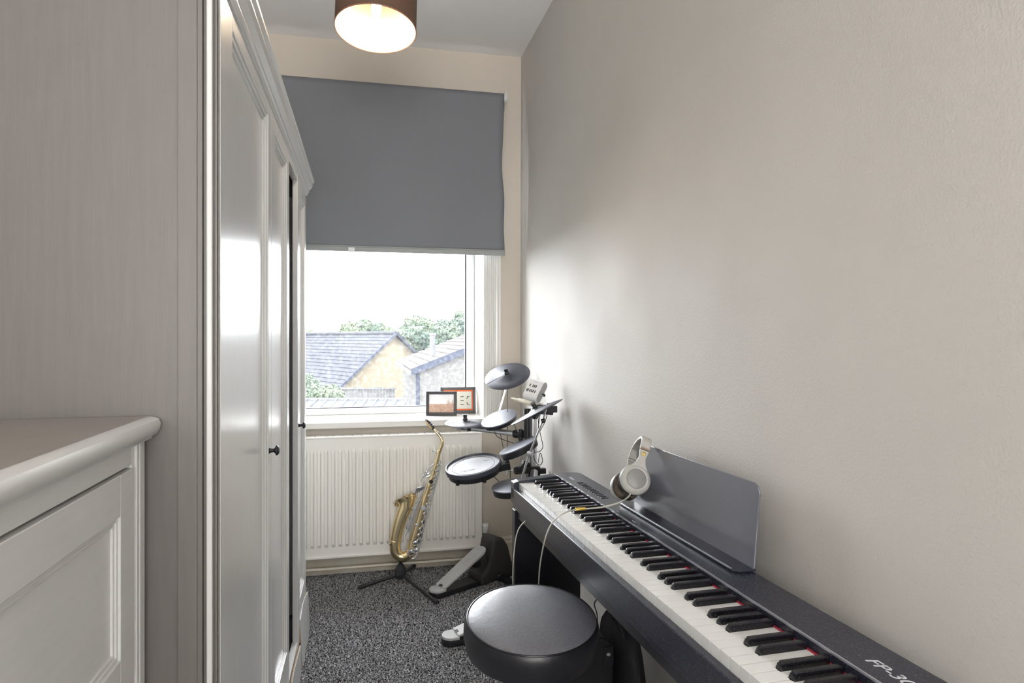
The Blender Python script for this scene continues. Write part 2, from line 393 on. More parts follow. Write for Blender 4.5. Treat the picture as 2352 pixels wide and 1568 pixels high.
mb.torus(LM @ T(0, 0, .155), .02, .0015, 20, 6).build('shade_carrier', M_white, lamp)
MB().lathe([(0, .175), (.016, .17), (.02, .15), (.02, .10), (.017, .098), (0, .098)], LM, 20).build('bulb_holder', M_white, lamp, smooth=True)
M_bulb = mat('lit_bulb', (1, .9, .75), .4, emit=(1, .88, .74), estr=330)
MB().lathe([(0, .030), (.0035, .034), (.009, .045), (.0145, .062), (.0155, .078), (.012, .092), (.011, .098), (0, .098)], LM, 20).build('bulb', M_bulb, lamp, smooth=True)
MB().tube([LM @ Vector((0, 0, .17)), (LC.x, LC.y, ZC-.02)], .003, 8).build('cord', M_cordm, lamp)
MB().lathe([(0, -.03), (.03, -.028), (.045, -.012), (.048, -.0005), (0, -.0005)], T(LC.x, LC.y, ZC), 28).build('ceiling_rose', M_white, lamp, smooth=True)

# ---------------------------------------------------------------- radiator
rx0, rx1, rz0, rz1 = -.42, .597, .118, .700; RY = 3.385
rad = thing('radiator', 'white ribbed panel radiator under the window', 'radiator', (.1, 3.4, rz0))
mb = MB()
pitch = .0335; n = int((rx1-rx0-.05)/pitch)
x = rx1-.030; cols = [(rx1, 0), (rx1-.012, 0)]
for k in range(n):
    c = x-k*pitch
    cols += [(c, 0), (c-.006, 1), (c-.0165, 1), (c-.0225, 0)]
cols += [(rx0, 0)]
zs = [rz0, rz0+.042, rz0+.058, rz1-.070, rz1-.054, rz1]
prof = [0, 0, 1, 1, 0, 0]
g = [[mb.bm.verts.new((cx_, RY-(.012*d if prof[j] else 0), z)) for j, z in enumerate(zs)] for cx_, d in cols]
for i in range(len(cols)-1):
    for j in range(len(zs)-1): mb.bm.faces.new((g[i][j], g[i+1][j], g[i+1][j+1], g[i][j+1]))
o = mb.build('front_panel', M_rad, rad)
MB().box(rx0, rx1, RY+.001, RY+.006, rz0, rz1).box(rx0, rx1, RY+.05, RY+.055, rz0, rz1).build('back_panel', M_rad, rad)
for a_ in (rx1-.001, rx0-.004): MB().box(a_, a_+.005, RY-.004, RY+.056, rz0-.002, rz1+.006).build('side_casing', M_rad, rad, bevel=.002)
MB().box(rx0, rx1, RY-.008, RY+.002, rz0-.012, rz0+.001).build('seam_rail', M_rad, rad, bevel=.003)
MB().box(rx0, rx1, RY-.004, RY+.003, rz1-.002, rz1+.008).build('seam_rail', M_rad, rad, bevel=.003)
mb = MB()
k = rx0+.01
while k < rx1-.01:
    mb.box(k, k+.036, RY+.008, RY+.020, rz1+.002, rz1+.010).box(k, k+.036, RY+.026, RY+.038, rz1+.002, rz1+.010); k += .045
mb.box(rx0, rx1, RY+.003, RY+.007, rz1, rz1+.009).box(rx0, rx1, RY+.042, RY+.05, rz1, rz1+.009)
mb.build('top_grille', M_rad, rad, kind='stuff')
vp = Vector((.622, RY+.02, .12))
v = MB().tube([(rx1-.005, RY+.02, .145), (.622, RY+.02, .145)], .008, 12).tube([(.622, RY+.02, .105), (.622, RY+.02, .165)], .0095, 14).tube([(.622, RY+.02, .165), (.622, RY+.02, .178)], .012, 8).build('valve_body', mat('dull_brass_valve', (.16, .15, .14), .35, .9), rad, smooth=True)
MB().lathe([(0, .176), (.012, .176), (.015, .19), (.019, .214), (.0195, .222), (.017, .226), (0, .226)], T(.622, RY+.02, 0), 20).build('valve_cap', M_white, v, smooth=True)
MB().tube([(.622, RY+.02, .11), (.622, RY+.02, .06), (.61, RY+.02, .047), (rx0-.3, RY+.02, .047)], .0075, 12).build('pipe', M_skirt, rad, smooth=True, label='painted heating pipe along the skirting')

# ---------------------------------------------------------------- wardrobe
WF = -.2255; wy0, wy1 = 1.130, 2.765
wr = thing('wardrobe', 'tall grey painted panelled wardrobe with three doors and a cornice', 'wardrobe', (-.54, 1.95, 0))
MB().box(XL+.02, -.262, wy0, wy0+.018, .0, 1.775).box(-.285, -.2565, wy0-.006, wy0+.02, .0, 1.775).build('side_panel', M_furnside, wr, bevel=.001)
MB().box(XL+.02, -.256, wy1-.02, wy1, 0, 1.775).build('side_panel', M_furn, wr)
MB().box(XL+.02, XL+.03, wy0+.018, wy1-.02, .05, 1.775).box(XL+.03, -.256, wy0+.018, wy1-.02, .08, .10).box(XL+.03, -.256, wy0+.018, wy1-.02, 1.757, 1.775).box(XL+.03, -.3, 1.72, 1.74, .1, 1.757).build('carcass', M_inside, wr)
# corner moulding of the frame: beads one behind another
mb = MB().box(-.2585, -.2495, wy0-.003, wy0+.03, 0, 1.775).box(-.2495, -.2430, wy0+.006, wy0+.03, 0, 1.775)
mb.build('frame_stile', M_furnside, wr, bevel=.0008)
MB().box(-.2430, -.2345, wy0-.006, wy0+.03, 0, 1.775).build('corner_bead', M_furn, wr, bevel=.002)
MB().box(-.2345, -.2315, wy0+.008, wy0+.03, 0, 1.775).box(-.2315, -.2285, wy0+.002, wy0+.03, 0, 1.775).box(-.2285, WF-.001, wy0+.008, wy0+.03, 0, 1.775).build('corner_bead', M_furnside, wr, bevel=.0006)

def panel_door(name, parent, y0, y1, z0, z1, py0, py1, pz0, pz1, X, thick=.018, rec=.0115, m=M_furn, bw=.009):
    """framed door facing +x: four frame members, bead moulding, recessed panel"""
    mb = MB(); xb = X-thick
    mb.box(xb, X, y0, py0, z0, z1).box(xb, X, py1, y1, z0, z1).box(xb, X, py0, py1, z0, pz0).box(xb, X, py0, py1, pz1, z1)
    d = mb.build(name, m, parent, bevel=.0012)
    mb = MB()
    for (a, b, xo) in ((0, bw, .0035), (bw, bw*2, .0085*rec/.0115)):
        mb.box(xb+.002, X-xo, py0+a, py0+b, pz0+a, pz1-a).box(xb+.002, X-xo, py1-b, py1-a, pz0+a, pz1-a)
        mb.box(xb+.002, X-xo, py0+b, py1-b, pz0+a, pz0+b).box(xb+.002, X-xo, py0+b, py1-b, pz1-b, pz1-a)
    mb.build('panel_moulding', m, d, bevel=.0008)
    MB().box(xb+.001, X-rec-.001, py0+bw*2, py1-bw*2, pz0+bw*2, pz1-bw*2).build('door_panel', m, d)
    return d
d1 = panel_door('door', wr, wy0+.012, 1.742, .10, 1.775, 1.2426, 1.692, .25, 1.742, WF)
d2 = panel_door('door', wr, 1.745, 2.150, .10, 1.775, 1.815, 2.095, .25, 1.730, WF)
d3 = panel_door('door', wr, 2.424, wy1-.004, .10, 1.775, 2.50, 2.70, .25, 1.715, WF)
for z in ((.05, .13), (1.752, 1.775)): MB().box(WF-.02, WF-.001, 2.150, 2.424, *z).build('rail', M_furn, wr)
MB().box(WF-.017, WF-.002, wy0+.012, 2.46, .02, .098).build('plinth', M_furn, wr)
def knob(parent, y, z):
    MB().lathe([(0, 0), (.0075, 0), (.0055, .004), (.0045, .010), (.007, .013), (.0125, .016), (.0125, .019), (.008, .023), (0, .024)], frame_from(Vector((WF, y, z)), Vector((1, 0, 0))), 20).build('knob', M_black, parent, smooth=True)
knob(d1, 1.708, .923); knob(d3, 2.455, .888)
# cornice: stepped profile extruded along the front and returned at the far end
prof = [(0, 0), (.004, 0), (.006, .008), (.010, .012), (.010, .020), (.020, .030), (.024, .040), (.024, .048), (.030, .054), (.030, .062), (.027, .066), (-.56, .066), (-.56, 0)]
Mc = Matrix(((1,0,0,WF),(0,0,1,wy0-.03),(0,1,0,1.775),(0,0,0,1)))
MB().prism(prof, 0, wy1-wy0+.055, Mc).build('cornice', M_furn, wr)
# loose white offcuts leaning against the foot of the wardrobe
def board(y0, y1, h, x, lean, name, lab, thick=.006):
    mb = MB(); n = 10
    top = [(y0+(y1-y0)*i/n, h*(1-.35*abs(i/n-.35)**1.5)) for i in range(n+1)]
    poly = [(y0, 0)]+top+[(y1, 0)]
    M = T(x, 0, 0) @ Matrix.Rotation(math.radians(-lean), 4, 'Y') @ Matrix(((0,0,1,0),(1,0,0,0),(0,1,0,0),(0,0,0,1)))
    o = mb.prism(poly, 0, thick-.0015, M @ T(0, 0, 0)).build('board_core', mat('raw_chipboard', (.35, .24, .14), .8, var=.2, vscale=80))
    f = MB().prism([(a, b) for a, b in poly], thick-.0015, thick, M).build('white_face', M_furn)
    root = thing(name, lab, 'board', (x, (y0+y1)/2, 0)); attach(o, root); attach(f, root)
    return root
board(2.50, 2.83, .19, -.2215, 2.5, 'leaning_board', 'white faced board offcut leaning at the far foot of the wardrobe')
board(2.10, 2.47, .12, -.2225, 1.0, 'leaning_board', 'low white strip of board standing against the wardrobe plinth')
# garment seen in the open bay
mb = MB(); n = 18
for k in range(2):
    g = []
    for i in range(n+1):
        y = 2.16+.25*i/n; xx = -.34-.02*math.sin(i*1.4)-k*.05
        g.append([mb.bm.verts.new((xx-.02*math.cos(i*.9)*j/6, y, 1.5-1.0*j/6)) for j in range(7)])
    for i in range(n):
        for j in range(6): mb.bm.faces.new((g[i][j], g[i+1][j], g[i+1][j+1], g[i][j+1]))
mb.tube([(-.36, 2.16, 1.49), (-.36, 2.26, 1.53), (-.36, 2.28, 1.60), (-.36, 2.29, 1.53), (-.36, 2.41, 1.49)], .004, 6)
tag(mb.build('hanging_coat', mat('navy_cloth', (.010, .013, .035), .85), smooth=True), 'dark navy garment hanging inside the open wardrobe bay', 'coat')

# ---------------------------------------------------------------- chest of drawers
CF = -.327; cy0, cy1 = .30, 1.118; CT = 1.078
ch = thing('chest_of_drawers', 'grey painted chest of drawers with a moulded top edge', 'chest', (-.58, .71, 0))
prof = [(XL+.02, -.034), (CF+.006, -.034), (CF+.008, -.030), (CF+.0145, -.026), (CF+.0185, -.018), (CF+.0195, -.010), (CF+.017, -.004), (CF+.011, -.001), (CF+.004, 0), (CF+.002, 0), (XL+.02, 0)]
Mt = Matrix(((1,0,0,0),(0,0,1,0),(0,1,0,CT),(0,0,0,1)))
o = MB().prism(prof, cy0-.02, cy1+.002, Mt).build('top_board', M_chest, ch, smooth=True)
MB().box(XL+.02, CF+.0005, cy0-.019, cy1+.001, CT-.001, CT+.0006).build('top_surface', M_furntop, ch)
MB().box(XL+.02, CF-.022, cy0, cy0+.018, 0, CT-.034).box(XL+.02, CF-.022, cy1-.018, cy1, 0, CT-.034).box(XL+.02, XL+.03, cy0, cy1, 0, CT-.034).build('side_panel', M_chest, ch)
for y0, y1 in ((cy1-.055, cy1), (cy0, cy0+.055)):
    s = 1 if y0 > .6 else -1
    mb = MB().box(CF-.022, CF-.004, y0, y1, 0, CT-.034)
    a = y0 if s > 0 else y1-.014
    mb.box(CF-.006, CF-.0005, y0+.012, y0+.020, 0, CT-.034).box(CF-.006, CF, y0+.024, y0+.046, 0, CT-.034)
    mb.build('post', M_chest, ch, bevel=.0012)
MB().box(CF-.022, CF-.004, cy0+.055, cy1-.055, 1.014, CT-.034).build('top_rail', M_chest, ch, bevel=.001)
for (z0, z1) in ((.700, 1.010), (.385, .692), (.08, .377)):
    MB().box(CF-.022, CF-.014, cy0+.055, cy1-.055, z1-.006, z1+.010).build('divider', M_inside, ch)
    panel_door('drawer_front', ch, cy0+.058, cy1-.058, z0, z1, cy0+.115, cy1-.112, z0+.055, z1-.057, CF, .02, .008, M_chest, .006)
MB().box(CF-.03, CF-.012, cy0, cy1, 0, .072).build('plinth', M_chest, ch)

# ---------------------------------------------------------------- digital piano on its stand
al = math.radians(1.69)
PM = T(.486, 2.176, 0) @ Matrix.Rotation(al, 4, 'Z')     # x: towards the wall, y: away from camera (length runs to -y)
PL = 1.475
KZ = .7155; PT = .734; PD = .243
pn = thing('digital_piano', 'black digital piano with full keyboard along the right wall', 'piano', PM @ Vector((.12, -PL/2, .61)), al)
def pb(mb, name, m, parent=None, **k): return mb.build(name, m, parent or pn, M=PM, **k)
# lower case and front rail
mb = MB().box(.0, .018, -PL, 0, .645, .697).box(.007, PD-.003, -PL+.002, -.002, .625, .690)
pb(mb, 'case', M_piano, bevel=.0025)
# end cheeks
for y0, y1 in ((-.040, 0), (-PL, -PL+.040)):
    pb(MB().prism([(0, .662), (0, .7165), (.018, .7215), (.16, .7335), (.16, .662)], -y1, -y0, Matrix(((1,0,0,0),(0,0,-1,0),(0,1,0,0),(0,0,0,1)))), 'end_cheek', M_piano, bevel=.002)
# control panel with rounded rear corners and front lip
R = .035; poly = [(.152, 0), (PD-R, 0)]+[(PD-R+R*math.sin(a), -R+R*math.cos(a)) for a in (PI/2*i/8 for i in range(1, 9))]
poly += [(PD-R+R*math.cos(a), -PL+R-R*math.sin(a)) for a in (PI/2*i/8 for i in range(0, 9))]+[(.152, -PL)]
pb(MB().prism(poly, .690, PT), 'control_panel', M_piano, bevel=.002)
pb(MB().box(.1500, .1535, -PL+.04, -.04, PT-.002, PT+.0012), 'panel_edge_highlight', mat('painted_edge_highlight', (.45, .46, .50), .25, .6))  # pale strip added as the highlight along the panel's front lip
pb(MB().box(.1480, .1518, -PL+.042, -.042, KZ-.006, KZ+.0015), 'felt_strip', M_red)
# keys
def key_mesh(name, nl, nr):
    w = .0248; L = .131; nd = .046
    p = [(0, -w), (nd, -w), (nd, -w+nr), (L, -w+nr), (L, -nl), (nd, -nl), (nd, 0), (0, 0)]
    q = []
    for a in p:
        if not q or (Vector(a)-Vector(q[-1])).length > 1e-6: q.append(a)
    mb = MB(); mb.prism(q, -.020, 0)
    bmesh.ops.recalc_face_normals(mb.bm, faces=mb.bm.faces)
    me = bpy.data.meshes.new(name); mb.bm.to_mesh(me); mb.bm.free(); me.materials.append(M_whitekey); return me
names = 'ABCDEFG'
ends = {'A': (.0035, .0065), 'B': (.0075, 0), 'C': (0, .0075), 'D': (.005, .005), 'E': (.0075, 0), 'F': (0, .0085), 'G': (.0035, .0065)}
kms = {k: key_mesh('white_key', *v) for k, v in ends.items()}; kms['first'] = key_mesh('white_key', 0, .0065); kms['last'] = key_mesh('white_key', 0, 0)
bkm = MB()
sec = [(-.0062, -.012), (-.0062, .004), (-.0054, .0105), (-.0035, .0120), (.0035, .0120), (.0054, .0105), (.0062, .004), (.0062, -.012)]
ra = [bkm.bm.verts.new((.0, y, z)) for y, z in sec]
rings = []
for xx, f in ((0, .0), (.0012, .55), (.0028, .86), (.0055, 1), (.083, 1)):
    rings.append([bkm.bm.verts.new((xx, y*(1 if z <= .004 else .85+.15*f)*1.0, z if z <= .004 else .004+(z-.004)*f)) for y, z in sec])
for v in ra: bkm.bm.verts.remove(v)
for A, B in zip(rings, rings[1:]):
    for i in range(8): bkm.bm.faces.new((A[i], A[(i+1)%8], B[(i+1)%8], B[i]))
bkm.bm.faces.new(rings[0]); bkm.bm.faces.new(rings[-1][::-1])
bmesh.ops.recalc_face_normals(bkm.bm, faces=bkm.bm.faces)
bme = bpy.data.meshes.new('black_key'); bkm.bm.to_mesh(bme); bkm.bm.free(); bme.materials.append(M_blackkey); bme.shade_smooth(); bme.set_sharp_from_angle(angle=.45)
K0 = -.040; KP = .02683
def place(name, me, M):
    o = bpy.data.objects.new(name, me); C.objects.link(o); o.matrix_basis = M; attach(o, pn); return o
for i in range(52):
    nm = names[i % 7]; key = 'first' if i == 0 else 'last' if i == 51 else nm
    place('white_key', kms[key], PM @ T(.018, K0-i*KP, KZ+random.uniform(-.0003, .0003)))
    if nm in 'ACDFG' and i < 51:
        off = {'A': .0012, 'C': -.0018, 'D': .0018, 'F': -.002, 'G': 0}[nm]
        place('black_key', bme, PM @ T(.0655, K0-(i+1)*KP-off, KZ))
pb(MB().box(.020, .148, -PL+.042, -.042, KZ-.0285, KZ-.0215), 'key_bed', M_ink)
# speaker slots embossed at the bass end, prints
mb = MB()
for k in range(12):
    y = -.165-k*.019
    c = Vector((.186, y, PT+.0004)); 
    pts = [PM.inverted() @ (PM @ (c+Vector((dx, dy, 0)))) for dx, dy in ((-.012, -.002), (-.012, .002), (.012, .002), (.012, -.002), (-.012, -.002))]
    mb.tube(pts, .0007, 5)
pb(mb, 'speaker_slots', mat('embossed_dark', (.05, .05, .06), .3), kind='stuff')
TM = PM @ Matrix(((0,1,0,0),(-1,0,0,0),(0,0,1,0),(0,0,0,1)))      # text reads towards -y, up towards the wall
text_obj('maker_lettering', 'Roland', .017, TM @ T(.100, .183, PT+.0002), M_print, pn)
text_obj('model_lettering', 'FP-30', .026, TM @ T(1.40, .188, PT+.0002), M_print, pn, shear=.25, sx=1.25)
for yy, s in ((.52, '. . .'), (.62, '. . .')):
    text_obj('button_lettering', 'o  o  o', .006, TM @ T(yy, .164, PT+.0002), M_print, pn)
# music rest: ledge and leaning plate
mr0, mr1 = -.452, -1.010
rp = [(mr0, 0), (mr0, .150), (mr0-.02, .170), (mr1+.020, .170), (mr1+.006, .164), (mr1, .150), (mr1, 0)]
o = pb(MB().prism([(a, b) for a, b in rp], 0, .004, T(PD-.002, 0, PT+.004) @ Matrix.Rotation(math.radians(5), 4, 'Y') @ Matrix(((0,0,1,0),(1,0,0,0),(0,1,0,0),(0,0,0,1)))), 'music_rest', M_rest, bevel=.0015)
L_ = MB().prism([(PD-.045, mr0), (PD+.002, mr0), (PD+.002, mr1-.002), (PD-.030, mr1-.002), (PD-.045, mr1+.010)], PT+.0012, PT+.006).build('rest_ledge', M_piano, o, bevel=.001, M=PM)
MB().box(PD-.0455, PD-.0425, mr1+.012, mr0-.002, PT+.0055, PT+.0075).build('ledge_trim', M_alu, o, M=PM)

st = thing('piano_stand', 'black panel stand carrying the digital piano', 'stand', PM @ Vector((.12, -PL/2, 0)), al)
for y0, y1 in ((-.040, -.004), (-PL+.004, -PL+.040)):
    MB().box(.003, .235, y0, y1, 0, .6245).build('side_board', M_blacksat, st, bevel=.002, M=PM)
MB().box(.012, .045, -PL+.040, -.040, .600, .6245).build('front_beam', M_blacksat, st, bevel=.002, M=PM)
MB().box(.195, .215, -PL+.040, -.040, .45, .6245).build('back_board', M_blacksat, st, M=PM)

# ---------------------------------------------------------------- headphones against the rest
n1, n2 = at(1459, 1101, 1.73), at(1434, 1119, 1.83)
hp = thing('headphones', 'worn white over-ear headphones leaning on the music rest', 'headphones', (n2.x, n2.y, PT))
ax = (n1-n2).normalized()
topd = (at(1488, 1030, 1.725)-n1); topd = (topd-ax*topd.dot(ax)).normalized(); side = topd.cross(ax)
def fr(c, z, x):
    y = z.cross(x); return Matrix(((x.x, y.x, z.x, c.x), (x.y, y.y, z.y, c.y), (x.z, y.z, z.z, c.z), (0,0,0,1)))
for c, sgn in ((n1, 1), (n2, -1)):
    M = fr(c, ax*sgn, topd)
    e = MB().lathe([(0, -.012), (.037, -.012), (.0405, -.004), (.0405, .003), (.037, .009), (.0305, .012), (.0285, .0115), (0, .0115)], M, 40).build('ear_cup', M_phone, hp, smooth=True)
    MB().lathe([(0, .0118), (.0255, .0118), (.0262, .0128), (.0262, .0134), (.0245, .0146), (0, .0146)], M, 40).build('cap', M_phonegrey, e, smooth=True)
    MB().torus(M @ T(0, 0, -.020), .027, .0125, 36, 12).build('cushion', M_worn if sgn < 0 else mat('black_cushion', (.012, .012, .012), .6), e, smooth=True)
    # flared arm from the cup up to the hinge
    arm = [(.030, -.024), (.044, -.014), (.060, -.0095), (.082, -.013), (.082, .013), (.060, .0095), (.044, .014), (.030, .024)]
    MB().prism(arm, .002, .010, M).build('arm', M_phone, hp, bevel=.002)
    if sgn > 0:
        b = MB().lathe([(0, .0100), (.0055, .0100), (.0055, .0115), (0, .0118)], M @ T(.071, .0, 0), 16).build('badge', M_gold, hp, smooth=True)
        b['label'] = 'small round gold badge on the arm'
        for dy in (-.0018, .0018): MB().lathe([(0, .0118), (.0012, .0118), (0, .0122)], M @ T(.070, dy, 0), 10).build('badge_dot', M_white, b)
        MB().box(.0835, .0885, -.0125, .0125, .003, .0105, M).build('hinge_plate', mat('brown_hinge', (.28, .2, .14), .5), hp)
mb = MB(); half = (n1-n2).length/2+.003; mid = (n1+n2)/2
P = [(-half, .084), (-half, .098), (-half*.92, .112), (-half*.6, .124), (0, .129), (half*.6, .124), (half*.92, .112), (half, .098), (half, .086)]
pts = [mid+ax*a+topd*b for a, b in P]
ring = []
for i, p in enumerate(pts):
    d = (pts[min(i+1, len(pts)-1)]-pts[max(i-1, 0)]).normalized(); nn = side.cross(d).normalized()
    ring.append([mb.bm.verts.new(p+side*sx*.0135+nn*sz*.0045) for sx, sz in ((-1,-1),(-1,1),(1,1),(1,-1))])
for A, B in zip(ring, ring[1:]):
    for k in range(4): mb.bm.faces.new((A[k], A[(k+1)%4], B[(k+1)%4], B[k]))
mb.bm.faces.new(ring[0]); mb.bm.faces.new(ring[-1])
mb.build('headband', M_phone, hp, smooth=True, bevel=.002)
cb = [at(1449, 1128, 1.715), at(1444, 1140, 1.715), at(1425, 1153, 1.76), at(1385, 1164, 1.768), at(1345, 1168, 1.752)]
cb2 = [at(1322, 1169, 1.748), at(1290, 1181, 1.68), at(1265, 1205, 1.675), at(1250, 1245, 1.69), at(1240, 1300, 1.78), at(1237, 1345, 1.86), at(1232, 1420, 1.95), at(1205, 1448, 2.02), at(1184, 1410, 2.06), at(1178, 1330, 2.08), at(1182, 1255, 2.09), at(1191, 1215, 2.095), at(1210, 1193, 2.10)]
MB().tube(cb, .0021, 8, sub=5).tube([cb[-1], cb2[0]], .0021, 8).tube(cb2, .0019, 8, sub=5).build('cable', M_cable, hp, smooth=True)
MB().tube([cb[-1], cb2[0]], .0042, 10).build('cable_joint', M_gold, hp, smooth=True)

# ---------------------------------------------------------------- drum throne
SM = tilted(1221, 1410, 1.60, .505, -3)
stool = thing('drum_stool', 'round black vinyl drum stool in front of the piano', 'stool', (SM.translation.x, SM.translation.y, 0))
Rs = .158
cu = MB().lathe([(0, .008), (Rs*.4, .0072), (Rs*.75, .003), (Rs*.93, -.003), (Rs*.985, -.008)], SM, 72).build('seat_top', M_seat, stool, smooth=True)
MB().lathe([(Rs*.985, -.008), (Rs*1.035, -.020), (Rs*1.04, -.050), (Rs*1.0, -.080), (Rs*.9, -.088), (0, -.088)], SM, 72).build('seat_side', mat('black_vinyl_side', (.014, .014, .018), .35, bump=.1, bscale=40), stool, smooth=True)
MB().torus(SM @ T(0, 0, -.0075), Rs*.988, .0022, 90, 8).build('piping', M_blacksat, stool, smooth=True)
s0 = SM @ Vector((0, 0, -.088)); fx, fy = s0.x, s0.y
MB().tube([s0, (fx, fy, .06)], .0135, 16).build('post', M_chrome, stool, smooth=True)
MB().tube([(fx, fy, .31), (fx, fy, .18)], .019, 16).box(fx-.02, fx+.02, fy-.02, fy+.02, .29, .33).build('height_collar', M_chrome, stool, smooth=True)
for k in range(3):
    a = -.35+k*2.094; d = Vector((math.cos(a), math.sin(a), 0))
    l = MB().tube([Vector((fx, fy, .27))+d*.02, Vector((fx, fy, .012))+d*.24], .009, 10).build('leg', M_chrome, stool, smooth=True)
    MB().tube([Vector((fx, fy, .024))+d*.228, Vector((fx, fy, .0))+d*.252], .014, 10).build('foot', M_rubber, l, smooth=True)
    MB().tube([Vector((fx, fy, .09))+d*.014, Vector((fx, fy, .13))+d*.142], .005, 8).build('brace', M_chrome, stool)

# ---------------------------------------------------------------- electronic drum kit
kc = at(1222, 1100, 3.02)
kit = thing('electronic_drum_kit', 'compact electronic drum kit with grey pads on a corner rack', 'drum kit', (kc.x, kc.y, 0))
def px(r, t): return r*t/F_PX
def pad(u, v, t, semi, ratio, phi, th, label, kind='pad'):
    M = tilted(u, v, t, ratio, phi); r = px(semi, t)
    b = MB().lathe([(0, -th), (r*.90, -th), (r*.935, -th*.96), (r*.96, -th*.45), (r*.97, -.006)], M, 48).build('drum_pad', M_black, kit, smooth=True)
    b['label'] = label
    MB().lathe([(r*.965, -.006), (r*.995, -.0055), (r, -.003), (r*.985, -.0005), (r*.96, 0), (0, .001)], M, 48).build('pad_surface', M_padtop, b, smooth=True)
    MB().box(-.02, .02, -.02, .02, -th-.012, -th+.002, M).build('pad_clamp', M_black, b, bevel=.002)
    return M
def cymbal(u, v, t, semi, ratio, phi, label, wing=True, rot=0):
    M = tilted(u, v, t, ratio, phi) @ Matrix.Rotation(rot, 4, 'Z'); r = px(semi, t)
    c = MB().lathe([(0, .010), (r*.16, .0095), (r*.25, .006), (r*.27, .0045), (r*.7, .0005), (r*.98, -.0045), (r, -.0065), (r*.97, -.0085), (r*.25, -.001), (0, -.001)], M, 56).build('cymbal_pad', M_cym, kit, smooth=True)
    c['label'] = label
    mb = MB()
    for a in (math.radians(196), math.radians(-24)):
        mb.tube([M @ Vector((r*.26*math.cos(a), r*.26*math.sin(a), .0046)), M @ Vector((r*.7*math.cos(a), r*.7*math.sin(a), .0010)), M @ Vector((r*.98*math.cos(a), r*.98*math.sin(a), -.0040))], .0009, 6)
    mb.build('zone_ridge', M_padtop, c)
    MB().lathe([(0, .008), (.012, .008), (.013, .014), (.010, .018), (.008, .026), (.0085, .028), (0, .029)], M, 16).box(-.009, .009, -.004, .004, .024, .036, M).build('wing_nut', M_black, c, smooth=True)
    return M
# snare: rimmed mesh head
M = tilted(1087, 1067, 2.92, .365, 11); r = px(65, 2.92)
b = MB().lathe([(0, -.042), (r*.86, -.042), (r*.92, -.040), (r*.955, -.018), (r*.955, -.004), (r*.5, -.004)], M, 56).build('snare_pad', M_black, kit, smooth=True); b['label'] = 'snare pad with a rimmed white mesh head'
MB().lathe([(r*.955, -.016), (r*1.0, -.015), (r*1.005, -.004), (r*.99, .004), (r*.955, .0055), (r*.935, .001), (r*.92, -.004)], M, 56).build('rim', M_cym, b, smooth=True)
MB().lathe([(r*.93, -.0035), (0, -.0025)], M, 56).build('mesh_head', M_mesh, b, smooth=True)
MB().torus(M @ T(0, 0, -.0028), r*.76, .0008, 56, 5).build('head_ring', M_ink, b)
mbb = MB()
for k in range(6):
    a = k*PI/3+.3; mbb.box(-.007, .007, r*.93-.002, r*.985, -.044, -.018, M @ Matrix.Rotation(a, 4, 'Z'))
mbb.build('tension_lug', M_black, b)
Mi = M @ Matrix.Rotation(math.radians(0), 4, 'Z')
text_obj('head_print', 'V-Drums', .017, Mi @ T(-.030, -.048, -.0022), M_ink, b, depth=.0001)
text_obj('head_print', 'Roland', .010, Mi @ T(.062, .030, -.0022), M_ink, b, depth=.0001)
MB().box(-.028, .028, -.03, .01, -.045, -.01, M @ T(r*1.05, 0, 0)).build('snare_clamp', M_black, b, bevel=.003)
Mt1 = pad(1145.5, 959, 3.10, 43, .37, 20, .024, 'upper left tom pad')
Mt2 = pad(1189, 1022, 2.92, 47, .17, 24.5, .034, 'middle tom pad under the rack arm')
Mt3 = pad(1178, 1113, 2.80, 50, .31, 8, .032, 'lowest tom pad behind the piano')
Mc1 = cymbal(1164.8, 861, 3.22, 53.5, .54, 13.8, 'topmost tilted cymbal pad')
Mc2 = cymbal(1068, 969, 3.12, 46, .225, -1, 'flat cymbal pad nearest the window sill')
Mc3 = cymbal(1232, 942, 2.62, 66, .045, 26.4, 'steeply tilted cymbal pad next to the wall')
# rack
K = kit
mb = MB().tube([at(1224, 950, 3.02), (kc.x, kc.y, .03)], .0195, 18).build('rack_post', M_alu, K, smooth=True)
MB().tube([at(1211, 938, 2.99), at(1211, 1006, 2.99)], .0165, 16).build('rack_sleeve', M_blacksat, K, smooth=True)
MB().tube([at(1052, 981, 3.16), at(1090, 984, 3.14), at(1195, 997, 3.02)], .0125, 14).build('rack_arm', M_alu, K, smooth=True)
MB().tube([at(1182, 996, 3.03), at(1203, 997, 3.0)], .0185, 16).tube([at(1196, 985, 3.0), at(1196, 1012, 3.0)], .009, 10).build('arm_joint', M_black, K, smooth=True)
MB().box(-.028, .028, -.028, .028, -.05, .022, T(*at(1224, 1080, 3.02))).tube([at(1184, 1080, 2.96), at(1212, 1078, 3.0)], .0185, 14).tube([at(1200, 1062, 2.98), at(1215, 1068, 3.0)], .012, 10).box(.028, .06, -.012, .012, -.02, .005, T(*at(1224, 1078, 3.02))).build('rack_clamp', M_black, K, bevel=.003)
MB().tube([at(1184, 1080, 2.96), at(1168, 1081, 2.93), at(1160, 1074, 2.92)], .0045, 8).build('snare_rod', M_chrome, K, smooth=True)
MB().tube([at(1166, 1070, 2.92), at(1165, 1092, 2.92)], .004, 8).tube([at(1158, 1078, 2.92), at(1176, 1080, 2.92)], .003, 8).build('wing_screw', M_chrome, K)
MB().tube([at(1227, 1082, 2.97), at(1225, 1106, 2.93), at(1222, 1130, 2.86)], .0165, 16).build('lower_arm', M_alu, K, smooth=True)
MB().torus(frame_from(at(1226, 1098, 2.945), Vector((0, -.3, 1))), .0185, .002, 24, 6).build('cable_tie', M_rubber, K)
